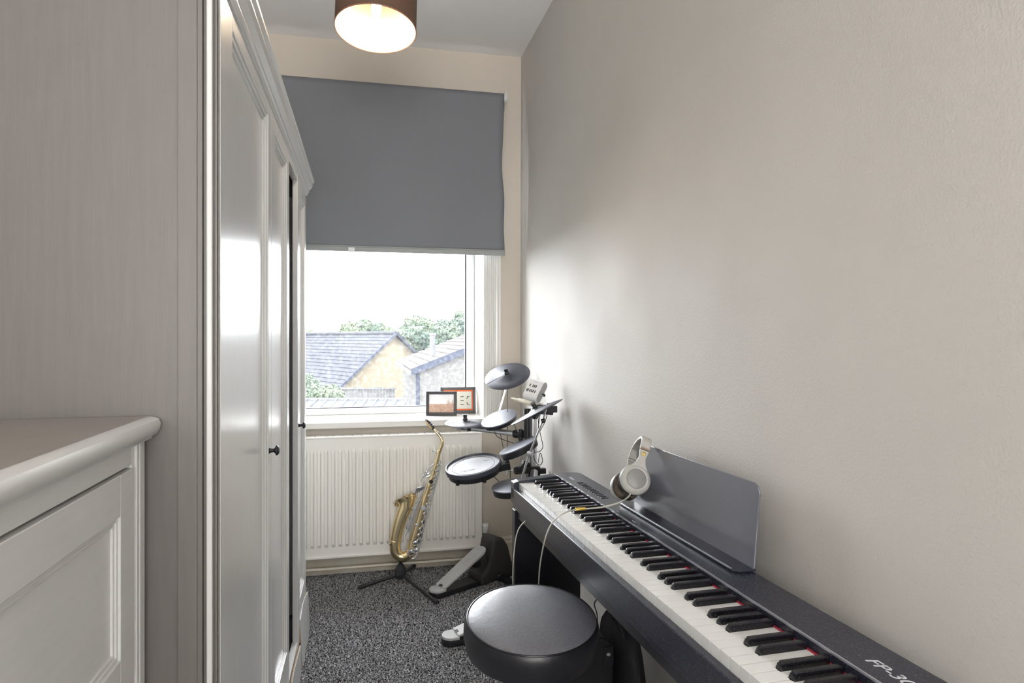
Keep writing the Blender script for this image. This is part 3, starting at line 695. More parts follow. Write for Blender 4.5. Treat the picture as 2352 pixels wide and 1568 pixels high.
# crash arm, hi-hat holder
MB().tube([at(1166, 880, 3.22), at(1147, 945, 3.22), at(1138, 985, 3.20)], .0048, 10).build('cymbal_arm', M_chrome, K, smooth=True)
MB().tube([at(1075, 970, 3.13), at(1078, 988, 3.14)], .011, 12).build('arm_clamp', M_black, K, smooth=True)
# ride boom: two chrome rods with a tilter
MB().tube([at(1258, 925, 2.66), at(1246, 968, 2.68), at(1216, 1042, 2.75)], .0042, 10).build('cymbal_arm', M_chrome, K, smooth=True)
MB().tube([at(1216, 1042, 2.75), at(1198, 1098, 2.78)], .0055, 10).build('cymbal_arm', M_chrome, K, smooth=True)
MB().lathe([(0, -.006), (.0115, -.006), (.0115, .006), (.004, .007), (0, .007)], frame_from(at(1216, 1042, 2.742), -FV), 20).build('tilter', mat('dull_tilter', (.25, .26, .28), .4, .8), K, smooth=True)
MB().tube([at(1243, 967, 2.675), at(1252, 965, 2.675)], .009, 10).build('arm_clamp', M_black, K, smooth=True)
# module and its mounting
mm = at(1229, 897, 2.87)
zx = (at(1245, 902, 2.86)-at(1216, 894, 2.90)).normalized()
upv = (at(1223, 876, 2.90)-at(1206, 917, 2.865)).normalized(); upv = (upv-zx*upv.dot(zx)).normalized(); nv = zx.cross(upv)
if nv.dot(FV) > 0: nv = -nv
MM = Matrix(((zx.x, upv.x, nv.x, mm.x), (zx.y, upv.y, nv.y, mm.y), (zx.z, upv.z, nv.z, mm.z), (0,0,0,1)))
def rr(w, h, r, k=6):
    out = []
    for cx_, cy_, a0 in ((w-r, h-r, 0), (-w+r, h-r, PI/2), (-w+r, -h+r, PI), (w-r, -h+r, 1.5*PI)):
        out += [(cx_+r*math.cos(a0+PI/2*i/k), cy_+r*math.sin(a0+PI/2*i/k)) for i in range(k+1)]
    return out
# body: stadium section extruded across
q = MB().prism(rr(.050, .021, .0205), -.036, .036, MM @ Matrix(((0,0,1,0),(1,0,0,0),(0,1,0,0),(0,0,0,1)))).build('drum_module', M_white, K, smooth=True); q['label'] = 'white sound module with small black buttons'
MB().prism(rr(.047, .0185, .018), .036, .0366, MM @ Matrix(((0,0,1,0),(1,0,0,0),(0,1,0,0),(0,0,0,1)))).build('end_plate', mat('grey_end_plate', (.30, .30, .30), .5), q)
mb = MB()
for j, (yy, xs) in enumerate(((.012, (-.022, -.006, .002, .010)), (-.012, (-.026, -.020, -.010, -.002, .006, .016)))):
    for xx in xs: mb.box(xx-.0022, xx+.0022, yy-.006, yy+.006, .0205, .0218, MM)
mb.build('buttons', M_ink, q, kind='stuff')
text_obj('module_lettering', 'Roland', .008, MM @ T(-.004, .036, .0212), M_print, q, depth=.0001)
MB().tube([MM @ Vector((.04, -.005, -.004)), MM @ Vector((.052, -.005, -.004)), MM @ Vector((.056, -.012, -.004))], .003, 8).tube([MM @ Vector((.03, .0, -.02)), MM @ Vector((.03, 0, -.034))], .004, 8).build('cable_plug', M_black, q)
MB().box(-.035, .045, -.02, .02, -.02, .02, T(*at(1246, 940, 2.86)) @ Matrix.Rotation(.1, 4, 'Y')).tube([at(1240, 935, 2.87), at(1228, 955, 2.95)], .018, 12).build('module_bracket', M_black, K, bevel=.003)
MB().box(-.022, .030, -.018, .018, -.014, .014, T(*at(1262, 939, 2.80))).build('rack_cap', M_black, K, bevel=.002)
# rack feet
f0 = Vector((kc.x, kc.y, .03))
f1 = at(1150, 1312, 3.24); f1.z = .022
MB().tube([f0, f1], .0175, 14).build('foot_tube', M_blacksat, K, smooth=True)
MB().tube([f0, (kc.x-.02, kc.y-.42, .022)], .0175, 14).build('foot_tube', M_blacksat, K, smooth=True)
MB().tube([f1+Vector((.01, -.01, 0)), f1-Vector((.006, -.006, 0))], .0195, 14).build('rubber_cap', M_rubber, K, smooth=True)
# cables
def cab(*p, r=.0016): return MB().tube([at(*q) for q in p], r, 6, sub=5).build('pad_cable', M_rubber, K, smooth=True)
cab((1133, 985, 3.08), (1142, 1002, 3.06), (1160, 1011, 3.04), (1180, 1017, 3.02))
cab((1148, 985, 3.08), (1150, 1000, 3.06), (1156, 1028, 3.04))
cab((1165, 893, 3.2), (1165, 940, 3.14), (1165, 985, 3.08), (1165, 1025, 3.06))
cab((1181, 973, 3.0), (1186, 988, 3.0), (1192, 1010, 3.0))
cab((1252, 932, 2.72), (1257, 945, 2.7), (1253, 965, 2.68), (1243, 985, 2.72), (1230, 1005, 2.76), (1227, 1030, 2.78), (1227, 1042, 2.80))
cab((1236, 950, 2.8), (1237, 975, 2.82), (1243, 1005, 2.82), (1247, 1025, 2.82), (1240, 1036, 2.82), (1228, 1038, 2.82))
cab((1225, 1045, 2.8), (1230, 1060, 2.8), (1240, 1068, 2.8), (1246, 1058, 2.8), (1241, 1040, 2.8), (1236, 1062, 2.8))
cab((1171, 1068, 2.9), (1172, 1085, 2.9), (1172, 1100, 2.92))
cab((1133, 1093, 2.92), (1148, 1108, 2.92), (1156, 1120, 2.9))
cab((1058, 982, 3.14), (1064, 986, 3.14), (1075, 985, 3.14))
cab((1241, 948, 2.8), (1238, 968, 2.82), (1236, 985, 2.84), (1234, 1000, 2.86))

# drumsticks lying on the rack
for k, (a, b_) in enumerate((((1174, 914, 2.96), (1232, 932, 2.90)), ((1188, 916, 2.98), (1246, 928, 2.93)))):
    p, q_ = at(*a), at(*b_); d = (q_-p)
    pts = [p, p+d*.03, p+d*.10, p+d*.3, p+d]
    o = MB().tube(pts, [.0018, .0035, .0052, .0068, .0072], 12).build('drumstick', M_wood, smooth=True)
    tag(o, ('pale wooden drumstick, the nearer of the two below the sound module', 'pale wooden drumstick, the farther of the two below the sound module')[k], 'drumstick')

# ---------------------------------------------------------------- pedals
def pedal(name, label, p0, p1, length, tower):
    d = (Vector(p1)-Vector(p0)); ang = math.atan2(d.y, d.x)
    root = thing(name, label, 'pedal', (p0[0], p0[1], 0), ang)
    M = T(p0[0], p0[1], 0) @ Matrix.Rotation(ang, 4, 'Z')
    V = M @ Matrix(((1,0,0,0),(0,0,-1,0),(0,1,0,0),(0,0,0,1)))     # polygon in x,z ; extruded along -y
    hw = .040
    base_ = [(x, y) for x, y in [(.0+hw*(1-math.cos(a)), -hw*math.sin(a)) for a in (PI*.5-PI*i/12 for i in range(13))]]
    outl = [(hw-hw*math.cos(a), hw*math.sin(a)) for a in (-PI/2+PI*i/12 for i in range(13))]+[(length*.72, hw*1.15), (length*.72, -hw*1.15)]
    MB().prism(outl, .003, .028, M).build('base_plate', M_black, root, bevel=.003)
    MB().lathe([(0, 0), (hw*.9, 0), (hw*.95, .004), (0, .004)], M @ T(hw, 0, 0), 28).build('rubber_foot', mat('clear_foot', (.25, .25, .28), .3), root)
    MB().prism([(hw-hw*.98*math.cos(a), hw*.98*math.sin(a)) for a in (-PI/2+PI*i/12 for i in range(13))]+[(.062, hw*.98), (.062, -hw*.98)], .028, .040, M).build('heel_plate', M_greyp, root, bevel=.003)
    # footboard with rounded toe, hinged at the heel
    ft = .26; hgt = tower[0]
    sl = math.atan2(hgt-.04, ft)
    FM = M @ T(.058, 0, .036) @ Matrix.Rotation(-sl, 4, 'Y')
    fl = math.hypot(ft, hgt-.04)
    o1 = [(0, -.036), (fl-.034, -.042)]+[(fl-.034+.042*math.cos(a), .042*math.sin(a)) for a in (-PI/2+PI*i/12 for i in range(13))]+[(0, .036)]
    fb = MB().prism(o1, 0, .010, FM).build('footboard', M_greyp, root, bevel=.003)
    mb = MB()
    for k in range(5): mb.box(fl*.55+k*.018, fl*.55+.003+k*.018, -.012, .012, .010, .0112, FM)
    mb.build('grip_rib', M_greyp, fb)
    MB().box(.0, .012, -.012, .012, .0095, .0108, FM).build('hinge_slot', M_ink, fb)
    mb = MB()
    for s in (-.012, .012): mb.lathe([(0, .0104), (.002, .0104), (0, .0112)], FM @ T(fl-.02, s, 0), 8)
    mb.build('screw', M_ink, fb)
    # housing behind
    Hh = tower[1]; L0 = length*.60; L1 = length
    sec = [(L0-.03, 0), (L0-.03, .05), (L0, .06), (L0+.035, Hh*.55), (L0+.055, Hh*.96), (L0+.075, Hh), (L0+.115, Hh*.97), (L0+.150, Hh*.75), (L1-.02, Hh*.35), (L1, 0)]
    MB().prism(sec, -.052, .052, V).build('housing', mat('dark_textured_plastic', (.035, .034, .033), .5, bump=.2, bscale=200), root, bevel=.012)
    MB().tube([M @ Vector((L0+.03, -.03, Hh*.9)), M @ Vector((L0+.02, -.03, Hh*.62)), M @ Vector((L0+.03, -.03, Hh*.40)), M @ Vector((L0-.01, -.03, Hh*.3))], .0022, 6).build('spring_rod', M_black, root)
    MB().box(L0-.045, L0-.005, -.025, .025, Hh*.40, Hh*.55, M).build('beater_block', M_black, root, bevel=.004)
    return root
pedal('kick_pedal', 'grey and black kick drum pedal on the carpet beside the saxophone stand', (.300, 3.035), (.734, 3.295), .49, (.165, .215))
pedal('hi_hat_pedal', 'pale grey foot pedal half hidden behind the drum stool', (.297, 2.565), (.70, 2.64), .42, (.11, .12))

# ---------------------------------------------------------------- saxophone and its stand
TS = 3.22
sx = thing('saxophone', 'gold saxophone with silver keys leaning in front of the radiator', 'saxophone', at(930, 1285, TS))
def sa(u, v, dt=0): return at(u, v, TS+dt)
body = MB().tube([sa(1008, 1040), sa(998, 1080), sa(982, 1130), sa(962, 1200), sa(948, 1250)], [.0085, .0115, .0145, .0185, .0215], 24, sub=6, cap=False).build('body_tube', M_brass, sx, smooth=True)
MB().tube([sa(948, 1250), sa(943, 1266), sa(932, 1277), sa(919, 1277), sa(909, 1266), sa(907, 1248)], [.0215, .0225, .024, .0255, .027, .0275], 24, sub=6, cap=False).build('bow', M_brass, sx, smooth=True)
bellc = [sa(907, 1248), sa(911, 1225), sa(918, 1198), sa(926, 1176, .003), sa(931.5, 1163, .007), sa(932.5, 1155, .012), sa(932, 1150, .016), sa(931, 1147.5, .0185)]
MB().tube(bellc, [.0275, .0285, .0300, .0325, .0365, .0425, .0520, .0600], 36, sub=4, cap=False).build('bell', M_brass, sx, smooth=True)
bn = (bellc[-1]-bellc[-3]).normalized()
MB().torus(frame_from(bellc[-1], bn), .0597, .0018, 48, 8).build('bell_rim', M_brass, sx, smooth=True)
MB().torus(frame_from(sa(907, 1240), (sa(911, 1225)-sa(907, 1245))), .0285, .0018, 36, 8).torus(frame_from(sa(950, 1243), (sa(955, 1225)-sa(950, 1243))), .0218, .0016, 32, 8).torus(frame_from(sa(1003, 1060), sa(1000, 1070)-sa(1003, 1060)), .0110, .0012, 24, 6).build('ferrule', M_brass, sx, smooth=True)
neck = [sa(1008, 1040), sa(1012, 1030), sa(1016, 1016), sa(1012, 1004), sa(1003, 993), sa(996, 984)]
MB().tube(neck, [.0085, .0090, .0088, .0080, .0068, .0060], 18, sub=5).build('neck', M_brass, sx, smooth=True)
MB().tube([sa(1008, 1038, 0), sa(1009, 1034)], .0115, 18).build('neck_collar', M_brass, sx, smooth=True)
MB().tube([sa(1013, 1032, -.005), sa(1018, 1018, -.003), sa(1015, 1002), sa(1007, 992)], .0022, 8, sub=3).ball(sa(1006, 993), .005).build('octave_key', M_chrome, sx, smooth=True)
mp = MB().tube([sa(996, 985), sa(989, 975), sa(981, 967), sa(977, 963)], [.0085, .0098, .0078, .0030], 16).build('mouthpiece', M_blacksat, sx, smooth=True)
MB().tube([sa(992, 984, -.004), sa(984, 975, -.006), sa(978, 965, -.004)], [.005, .0055, .003], 10).build('reed', mat('cane_reed', (.70, .48, .22), .5), mp, smooth=True)
MB().torus(frame_from(sa(991, 978), sa(989, 975)-sa(995, 984)), .0098, .0014, 20, 6).torus(frame_from(sa(988, 974), sa(989, 975)-sa(995, 984)), .0094, .0014, 20, 6).build('ligature', M_chrome, mp, smooth=True)
# key cups along the tube, each a shallow cup on the side facing the room
bt = [sa(1008, 1040), sa(998, 1080), sa(982, 1130), sa(962, 1200), sa(948, 1250)]; br = [.0085, .0115, .0145, .0185, .0215]
def along(f):
    x = f*4; i = min(3, int(x)); g_ = x-i; return bt[i].lerp(bt[i+1], g_), br[i]*(1-g_)+br[i+1]*g_, (bt[i+1]-bt[i]).normalized()
toc = -FV
def cup(f, side_, r, m=M_chrome, name='key_cup', lift=.006):
    p, rr_, d = along(f); s_ = d.cross(toc).normalized(); n_ = (toc*math.cos(side_)+s_*math.sin(side_)).normalized()
    M = frame_from(p+n_*(rr_+lift), n_)
    MB().lathe([(0, -.003), (r, -.003), (r*1.02, 0), (r*.92, .0022), (r*.5, .003), (0, .0032)], M, 20).build(name, m, sx, smooth=True)
    return p, rr_, s_, n_
sgn = 1
p_, r_, d_ = along(.5); s_ = d_.cross(toc)
if s_.dot(RV) < 0: sgn = -1
for f, a, r in ((.16, .8, .006), (.24, .8, .0075), (.31, .7, .008), (.39, .8, .008), (.44, .9, .009), (.52, .85, .010), (.585, .9, .010), (.66, .9, .011), (.73, .95, .0115), (.80, .9, .0125), (.87, .95, .0135), (.94, 1.0, .014)):
    cup(f, sgn*a, r)
cup(.37, sgn*.1, .0095, M_rubber, 'thumb_pad'); cup(.62, sgn*.15, .0125, M_silverp, 'palm_cup'); cup(.76, -sgn*.2, .008, M_chrome, 'key_cup')
# rods on posts
def off(f, a, h):
    p, rr_, d = along(f); s_ = d.cross(toc).normalized()*sgn; n_ = (toc*math.cos(a)+s_*math.sin(a)).normalized(); return p+n_*(rr_+h)
for (f0_, f1_, a, h, r) in ((.17, .95, 1.5, .013, .0026), (.19, .70, 1.25, .018, .0022), (.35, .97, 1.75, .012, .0024), (.50, .92, .75, .010, .0018), (.10, .45, 1.35, .009, .0020), (.42, .90, -1.2, .008, .0020)):
    MB().tube([off(f0_+(f1_-f0_)*i/6, a, h) for i in range(7)], r, 8).build('key_rod', M_chrome, sx, smooth=True)
mb = MB()
for i in range(18):
    f = .10+.86*i/17; a = 1.5 if i % 2 else 1.25
    mb.tube([off(f, a, -.001), off(f, a, .0125)], .0013, 6); mb.ball(off(f, a, .014), .0026, 8)
mb.build('key_post', M_chrome, sx, smooth=True, kind='stuff')
mb = MB()
for i in range(11):
    f = .2+.07*i; mb.tube([off(f, 1.45, .012), off(f+.015, 1.0, .010), off(f+.02, .7, .008)], .0019, 6)
mb.build('key_arm', M_chrome, sx, smooth=True, kind='stuff')
# palm key touches on the left of the upper stack
for pts in (((998, 1064), (985, 1075), (977, 1090), (970, 1098)), ((996, 1076), (984, 1088), (972, 1092), (967, 1107)), ((990, 1090), (980, 1095), (974, 1088), (978, 1082)), ((1004, 1043), (998, 1035), (993, 1036))):
    MB().tube([sa(*p, -.014) for p in pts], [.0018, .0024, .0030, .0036][:len(pts)], 8, sub=3).build('palm_key', M_chrome, sx, smooth=True)
# side key cluster by the bell, bell keys with guards, low key guard
for k in range(4):
    MB().tube([sa(953+k*5, 1135-k*3, -.02), sa(958+k*5, 1122-k*1, -.022), sa(964+k*3, 1118, -.02)], [.003, .0045, .003], 8, sub=3).build('little_finger_key', mat('smoked_silver', (.35, .35, .36), .25, .9) if k == 0 else bpy.data.materials['smoked_silver'], sx, smooth=True)
for (u, v, r) in ((951, 1168, .012), (944, 1188, .013), (937, 1210, .012)):
    M = frame_from(sa(u, v, -.018), (-FV+RV*.5).normalized())
    MB().lathe([(0, -.002), (r, -.002), (r, .001), (0, .0025)], M, 20).build('bell_key', M_chrome, sx, smooth=True)
    MB().torus(M @ T(0, 0, .006), r*.75, .0014, 20, 6).build('key_guard', M_chrome, sx, smooth=True)
MB().tube([sa(955, 1158, -.014), sa(947, 1190, -.016), sa(937, 1222, -.014)], [.004, .0065, .004], 8, sub=3).build('bell_key_plate', M_silverp, sx, smooth=True)
MB().tube([sa(963, 1150, -.02), sa(950, 1178, -.024), sa(940, 1205, -.024), sa(932, 1232, -.02)], .0024, 8, sub=3).tube([sa(970, 1128, -.02), sa(957, 1160, -.022)], .0018, 8).build('key_rod', M_chrome, sx, smooth=True)
for (u, v, r) in ((943, 1267, .019), (955, 1263, .015), (953, 1246, .013)):
    M = frame_from(sa(u, v, -.026), -FV)
    MB().torus(M, r, .0020, 24, 6).lathe([(0, 0), (r*.6, 0), (0, .003)], M, 16).build('low_key_guard', M_chrome, sx, smooth=True)
MB().tube([sa(939, 1276, -.024), sa(950, 1282, -.02), sa(960, 1268, -.016), sa(966, 1246, -.01), sa(971, 1225, -.006)], .002, 8, sub=3).build('key_rod', M_chrome, sx, smooth=True)
MB().tube([sa(914, 1148, .004), sa(917, 1150, .004)], .009, 12).build('bell_brace', mat('dark_knob', (.08, .08, .08), .4), sx, smooth=True)

sp = at(920, 1337, 3.225)
ss = thing('saxophone_stand', 'black tripod stand under the saxophone', 'stand', (sp.x, sp.y, 0))
z0 = at(920, 1284, 3.225).z
MB().tube([(sp.x, sp.y, .03), (sp.x, sp.y, z0+.002)], .008, 12).build('post', M_blacksat, ss, smooth=True)
hub = MB()
prof = [(.010, .096), (.016, .088), (.026, .068), (.029, .045), (.025, .028), (.016, .022), (0, .021)]
for r, z in prof: pass
hub.lathe([(0, .098)]+prof, T(sp.x, sp.y, 0), 16).build('hub', M_rubber, ss, smooth=False)
for (u, v, t) in ((826, 1356, 3.14), (1003, 1383, 2.965), (952, 1303, 3.44)):
    e = at(u, v, t); e.z = .010
    l = MB().tube([(sp.x, sp.y, .045), e], .0085, 10).build('leg', M_blacksat, ss, smooth=True)
    d = (e-Vector((sp.x, sp.y, .045))).normalized()
    MB().tube([e-d*.03, e+d*.006], .011, 10).build('foot', M_rubber, l, smooth=True)
mb = MB()
cc = Vector((sp.x, sp.y, z0))
mb.tube([cc, sa(912, 1281, .03), sa(904, 1268, .036)], .004, 8, sub=3).tube([cc, sa(934, 1282, .03), sa(944, 1274, .034)], .004, 8, sub=3)
mb.build('cradle_arm', M_rubber, ss, smooth=True)

# ---------------------------------------------------------------- picture frames on the sill
def frame(name, label, u0, u1, v0, v1, t, lean, yaw, art):
    c = at((u0+u1)/2, v1, t); w = (u1-u0)*t/F_PX/2; hh = (v1-v0)*t/F_PX
    c.z = WZ0+.0005
    M = T(*c) @ Matrix.Rotation(yaw, 4, 'Z') @ Matrix.Rotation(math.radians(lean), 4, 'X')
    root = thing(name, label, 'picture frame', c, yaw)
    b = .016; th = .012
    mb = MB()
    V = M @ Matrix(((1,0,0,0),(0,0,1,0),(0,1,0,0),(0,0,0,1)))
    for poly in ([(-w,0),(w,0),(w-b,b),(-w+b,b)], [(w,0),(w,hh),(w-b,hh-b),(w-b,b)], [(w,hh),(-w,hh),(-w+b,hh-b),(w-b,hh-b)], [(-w,hh),(-w,0),(-w+b,b),(-w+b,hh-b)]):
        mb.prism(poly, -th/2, th/2, V)
    mb.build('frame_moulding', M_blacksat, root, bevel=.0015)
    art(root, M, w-b, b, hh-b)
    MB().box(-w+.004, w-.004, .006, .009, .003, hh-.003, M).prism([(0, .0), (0, hh*.6), (.04, 0)], -.01, .01, M @ T(0, .008, 0) @ Matrix(((0,0,1,0),(1,0,0,0),(0,1,0,0),(0,0,0,1)))).build('frame_back', M_card, root)
    return root
def art_field(root, M, w, z0, z1):
    def tm(n, c1, c2, s): return mat(n, c1, .4, vcol=c2, vscale=s, detail=8)
    m1 = z0+(z1-z0)*.47
    MB().box(-w, w, .0, .003, z0, m1, M).build('print', tm('wheat_print', (.62, .42, .32), (.42, .26, .19), 160), root, label='printed wheat field')
    MB().box(-w, w, .0, .003, m1, z1, M).build('print', tm('pale_sky_print', (.82, .83, .87), (.76, .74, .75), 12), root, label='printed pale sky')
    mb = MB()
    for k in range(7):
        x0 = w*.45+k*w*.075; mb.prism([(x0, m1), (x0+w*.06, m1), (x0+w*.045, m1+.012+.008*math.sin(k*1.3+.5)), (x0+w*.02, m1+.018+.01*math.sin(k*1.3))], .0, .0006, M @ Matrix(((1,0,0,0),(0,0,-1,0),(0,1,0,0),(0,0,0,1))))
    mb.build('print', mat('ear_print', (.50, .36, .24), .5), root, label='printed ears of corn')
def art_letters(root, M, w, z0, z1):
    MB().box(-w, w, .0, .003, z0, z1, M).build('mount', M_orange, root, label='orange mount')
    MB().box(-w+.007, w-.007, -.0008, .001, z0+.009, z1-.009, M).build('print', M_card, root, label='cream card with black stencil letters')
    mb = MB(); zc = (z0+z1)/2-.002; h2 = .024
    def P(x, z): return M @ Vector((x, -.0014, z))
    def stroke(pts): mb.tube([P(*p) for p in pts], .0019, 6)
    x = w*.02
    stroke([(x-.022, zc+h2*.9), (x-.010, zc+h2*.55), (x-.010, zc-h2*.4), (x-.02, zc-h2*.9)])
    for z in (h2*.95, 0, -h2*.95): stroke([(x+.010, zc+z*.82), (x+.016, zc+z), (x+.030, zc+z)])
    for s in (1, -1): stroke([(x+.062, zc+s*h2*.95), (x+.052, zc+s*h2*.95), (x+.047, zc+s*h2*.4)])
    mb.build('print', M_ink, root, label='black stencil lettering')
frame('photo_frame', 'small black photo frame with a wheat field print, front of the two', 978.5, 1049, 896, 951, 3.62, -9, -.18, art_field)
frame('photo_frame', 'larger black frame with an orange mount, behind the wheat field photo', 1012, 1093, 888, 948, 3.72, -6, -.06, art_letters)

# ---------------------------------------------------------------- dark box and bag under the piano
bx = thing('black_speaker_box', 'matt black box standing under the piano right of the stool', 'speaker', (.60, 1.71, 0), .0)
BM = T(.596, 1.712, 0) @ Matrix.Rotation(.0, 4, 'Z')
MB().prism([(-.10, 0), (.055, 0), (.055, .375), (.030, .402), (-.10, .402)], -.058, .058, BM @ Matrix(((1,0,0,0),(0,0,-1,0),(0,1,0,0),(0,0,0,1)))).build('cabinet', M_black, bx, bevel=.006)
MB().box(.025, .052, -.062, -.056, .33, .38, BM).build('corner_plate', M_blacksat, bx, bevel=.001)
MB().lathe([(0, 0), (.006, 0), (.004, .003), (0, .004)], BM @ T(.038, -.063, .36) @ Matrix.Rotation(PI/2, 4, 'X'), 12).build('screw', M_alu, bx)
mb = MB(); n = 20
sec = []
for j in range(13):
    f = j/12; z = .40*math.sin(f*PI/2)
    rx = .050*math.cos(f*PI/2)**.45+.004; ry = .15*math.cos(f*PI/2)**.4+.006
    sec.append([mb.bm.verts.new((.712+rx*math.cos(a)*(1+.06*math.sin(5*a+j)), 1.76+ry*math.sin(a)*(1+.04*math.sin(4*a+j*1.3)), z+.006*math.sin(3*a+j))) for a in (2*PI*i/n for i in range(n))])
for A, B in zip(sec, sec[1:]):
    for i in range(n): mb.bm.faces.new((A[i], A[(i+1)%n], B[(i+1)%n], B[i]))
mb.bm.faces.new(sec[-1]); mb.bm.faces.new(sec[0][::-1])
for v in mb.bm.verts: v.co.z = max(v.co.z, .001)
bag = mb.build('gig_bag', M_bag, smooth=True); tag(bag, 'soft black nylon bag slumped against the wall under the piano', 'bag')
MB().tube([(.70, 1.66, .33), (.69, 1.71, .41), (.70, 1.79, .42), (.71, 1.83, .36)], .005, 8, sub=4).build('strap', M_rubber, bag, smooth=True)
tag(MB().tube([at(1374, 1372, 2.0), at(1365, 1386, 1.99), at(1370, 1405, 1.97), at(1372, 1425, 1.96), at(1371, 1500, 1.95), (.585, 1.93, .004), (.50, 2.0, .004)], .0018, 8, sub=4).build('power_lead', M_rubber, smooth=True), 'thin black power lead dangling from under the piano', 'cable')
tag(MB().tube([at(1207, 1338, 2.9), at(1230, 1325, 2.9), at(1262, 1322, 2.9), at(1300, 1332, 2.8)], .0018, 8, sub=4).build('thin_lead', M_cable, smooth=True), 'thin grey lead lying in the shadow under the piano', 'cable') if False else None

# ---------------------------------------------------------------- outside
GZ = -3.4
struct(MB().box(-70, 70, 4.2, 150, GZ-.2, GZ).build('ground', mat('garden_ground', (.035, .042, .028), .95, var=.3, vscale=.6)), 'gardens below the window', 'ground')
M_tile = mat('dark_roof_tile', (.033, .034, .040), .9, spec=.04, var=.25, vscale=3); M_tile2 = mat('light_roof_tile', (.062, .056, .054), .9, spec=.05, var=.15, vscale=5)
M_barge = mat('slate_grey_verge', (.024, .027, .038), .9, spec=.05); M_stone = mat('grey_buff_brick', (.074, .071, .068), .9, spec=.05, var=.22, vscale=14); M_wpaint = mat('white_exterior_paint', (.072, .072, .075), .9, spec=.1)
def lf(lat, dep, z): return RV*lat+FV*dep+Vector((0, 0, z))
def quadslab(mb, a, b, c, d, th):
    n_ = (b-a).cross(d-a).normalized()*th; P = [a, b, c, d]
    v = [mb.bm.verts.new(p) for p in P]+[mb.bm.verts.new(p-n_) for p in P]
    for f in ((0,1,2,3),(7,6,5,4),(0,4,5,1),(1,5,6,2),(2,6,7,3),(3,7,4,0)): mb.bm.faces.new([v[i] for i in f])
def courses(root, e0, e1, r0, r1, n, m, th=.05, lift=.035):
    """tile courses from the eave e0-e1 up to the ridge r0-r1, each course tilted over the one below"""
    nn = (e1-e0).cross(r0-e0).normalized()
    if nn.z < 0: nn = -nn
    for k in range(n):
        f0, f1 = k/n, (k+1.12)/n
        a, b, c, d = e0.lerp(r0, f0)+nn*lift, e1.lerp(r1, f0)+nn*lift, e1.lerp(r1, min(f1, 1)), e0.lerp(r0, min(f1, 1))
        mb = MB(); quadslab(mb, a, b, c, d, th if (b-a).cross(d-a).z > 0 else -th)
        mb.build('tile_course', m, root)
# house A: dark roof, pale gable
be = math.radians(40); gv = RV*math.cos(be)+FV*math.sin(be); rv = -RV*math.sin(be)+FV*math.cos(be)
A0 = lf(-6.26, 35, 1.385); hw = 3.32; dr = Vector((0, 0, -2.79)); LL = 15
ha = thing('house', 'pale brick gabled house with a dark tiled roof, left in the window view', 'house', (A0.x, A0.y, GZ))
el, er = A0-gv*hw+dr, A0+gv*hw+dr
mb = MB()
b0 = el.copy(); b0.z = GZ; b1 = er.copy(); b1.z = GZ
pts = [b0, b1, er, A0, el]; v1 = [mb.bm.verts.new(p) for p in pts]; v2 = [mb.bm.verts.new(p+rv*LL) for p in pts]
mb.bm.faces.new(v1); mb.bm.faces.new(v2[::-1])
for i in (0, 1, 4): mb.bm.faces.new((v1[i], v1[(i+1)%5], v2[(i+1)%5], v2[i]))
mb.build('wall', M_brick, ha)
oh = -rv*.25
courses(ha, el-gv*.3+Vector((0,0,-.25))+oh, el-gv*.3+Vector((0,0,-.25))+rv*LL, A0+oh, A0+rv*LL, 17, M_tile)
courses(ha, er+gv*.3+Vector((0,0,-.25))+oh, er+gv*.3+Vector((0,0,-.25))+rv*LL, A0+oh, A0+rv*LL, 17, M_tile)
for e in (el-gv*.3+Vector((0,0,-.25)), er+gv*.3+Vector((0,0,-.25))):
    MB().tube([e+oh*1.1, A0+oh*1.1+Vector((0,0,.05))], .09, 4).build('verge', M_barge, ha)
MB().tube([A0+oh+Vector((0,0,.06)), A0+rv*LL+Vector((0,0,.06))], .10, 8).build('ridge_tile', M_tile, ha, kind='stuff')
MB().box(-.45, .45, -.03, .03, -.55, .55, frame_from(A0-rv*.03+gv*.6+Vector((0,0,-4.1)), Vector((0,0,1)), gv)).build('window_frame', M_wpaint, ha)
for k, (g_, dz) in enumerate(((2.3, -3.4),)):
    c = A0-rv*.02+gv*g_+Vector((0,0,dz)); 
    Mx = Matrix(((gv.x, rv.x, 0, c.x), (gv.y, rv.y, 0, c.y), (0, 0, 1, c.z), (0,0,0,1)))
    w_ = MB().box(-.28, .28, -.05, .03, -.55, .55, Mx).build('window', M_wpaint, ha); MB().box(-.22, .22, -.07, -.04, -.48, .48, Mx).build('pane', mat('far_pane', (.05, .055, .06), .1), w_)
# house B: light low pitched roof at the right
n0 = lf(-3.05, 20, .21); ed = (RV*-.223+FV*.975).normalized(); gd = (RV*.975+FV*.223).normalized(); sl = .385; wB = 6.0; LB = 8.2
hb = thing('house', 'grey brick house with a light low pitched tiled roof, right in the window view', 'house', (n0.x, n0.y, GZ))
ridge = n0+gd*wB+Vector((0,0,sl*wB)); far = n0+gd*2*wB
mb = MB(); ins = gd*.25+ed*.1
pts = [Vector((n0.x, n0.y, GZ))+ins, Vector((far.x, far.y, GZ))-gd*.25+ed*.1, far-gd*.25+ed*.1+Vector((0,0,.02)), ridge+ed*.1-Vector((0,0,.08)), n0+ins+Vector((0,0,.02))]
v1 = [mb.bm.verts.new(p) for p in pts]; v2 = [mb.bm.verts.new(p+ed*LB*.97) for p in pts]
mb.bm.faces.new(v1); mb.bm.faces.new(v2[::-1])
for i in (0, 1, 4): mb.bm.faces.new((v1[i], v1[(i+1)%5], v2[(i+1)%5], v2[i]))
mb.build('wall', M_stone, hb)
courses(hb, n0, n0+ed*LB, ridge, ridge+ed*LB, 20, M_tile2, .05, .05)
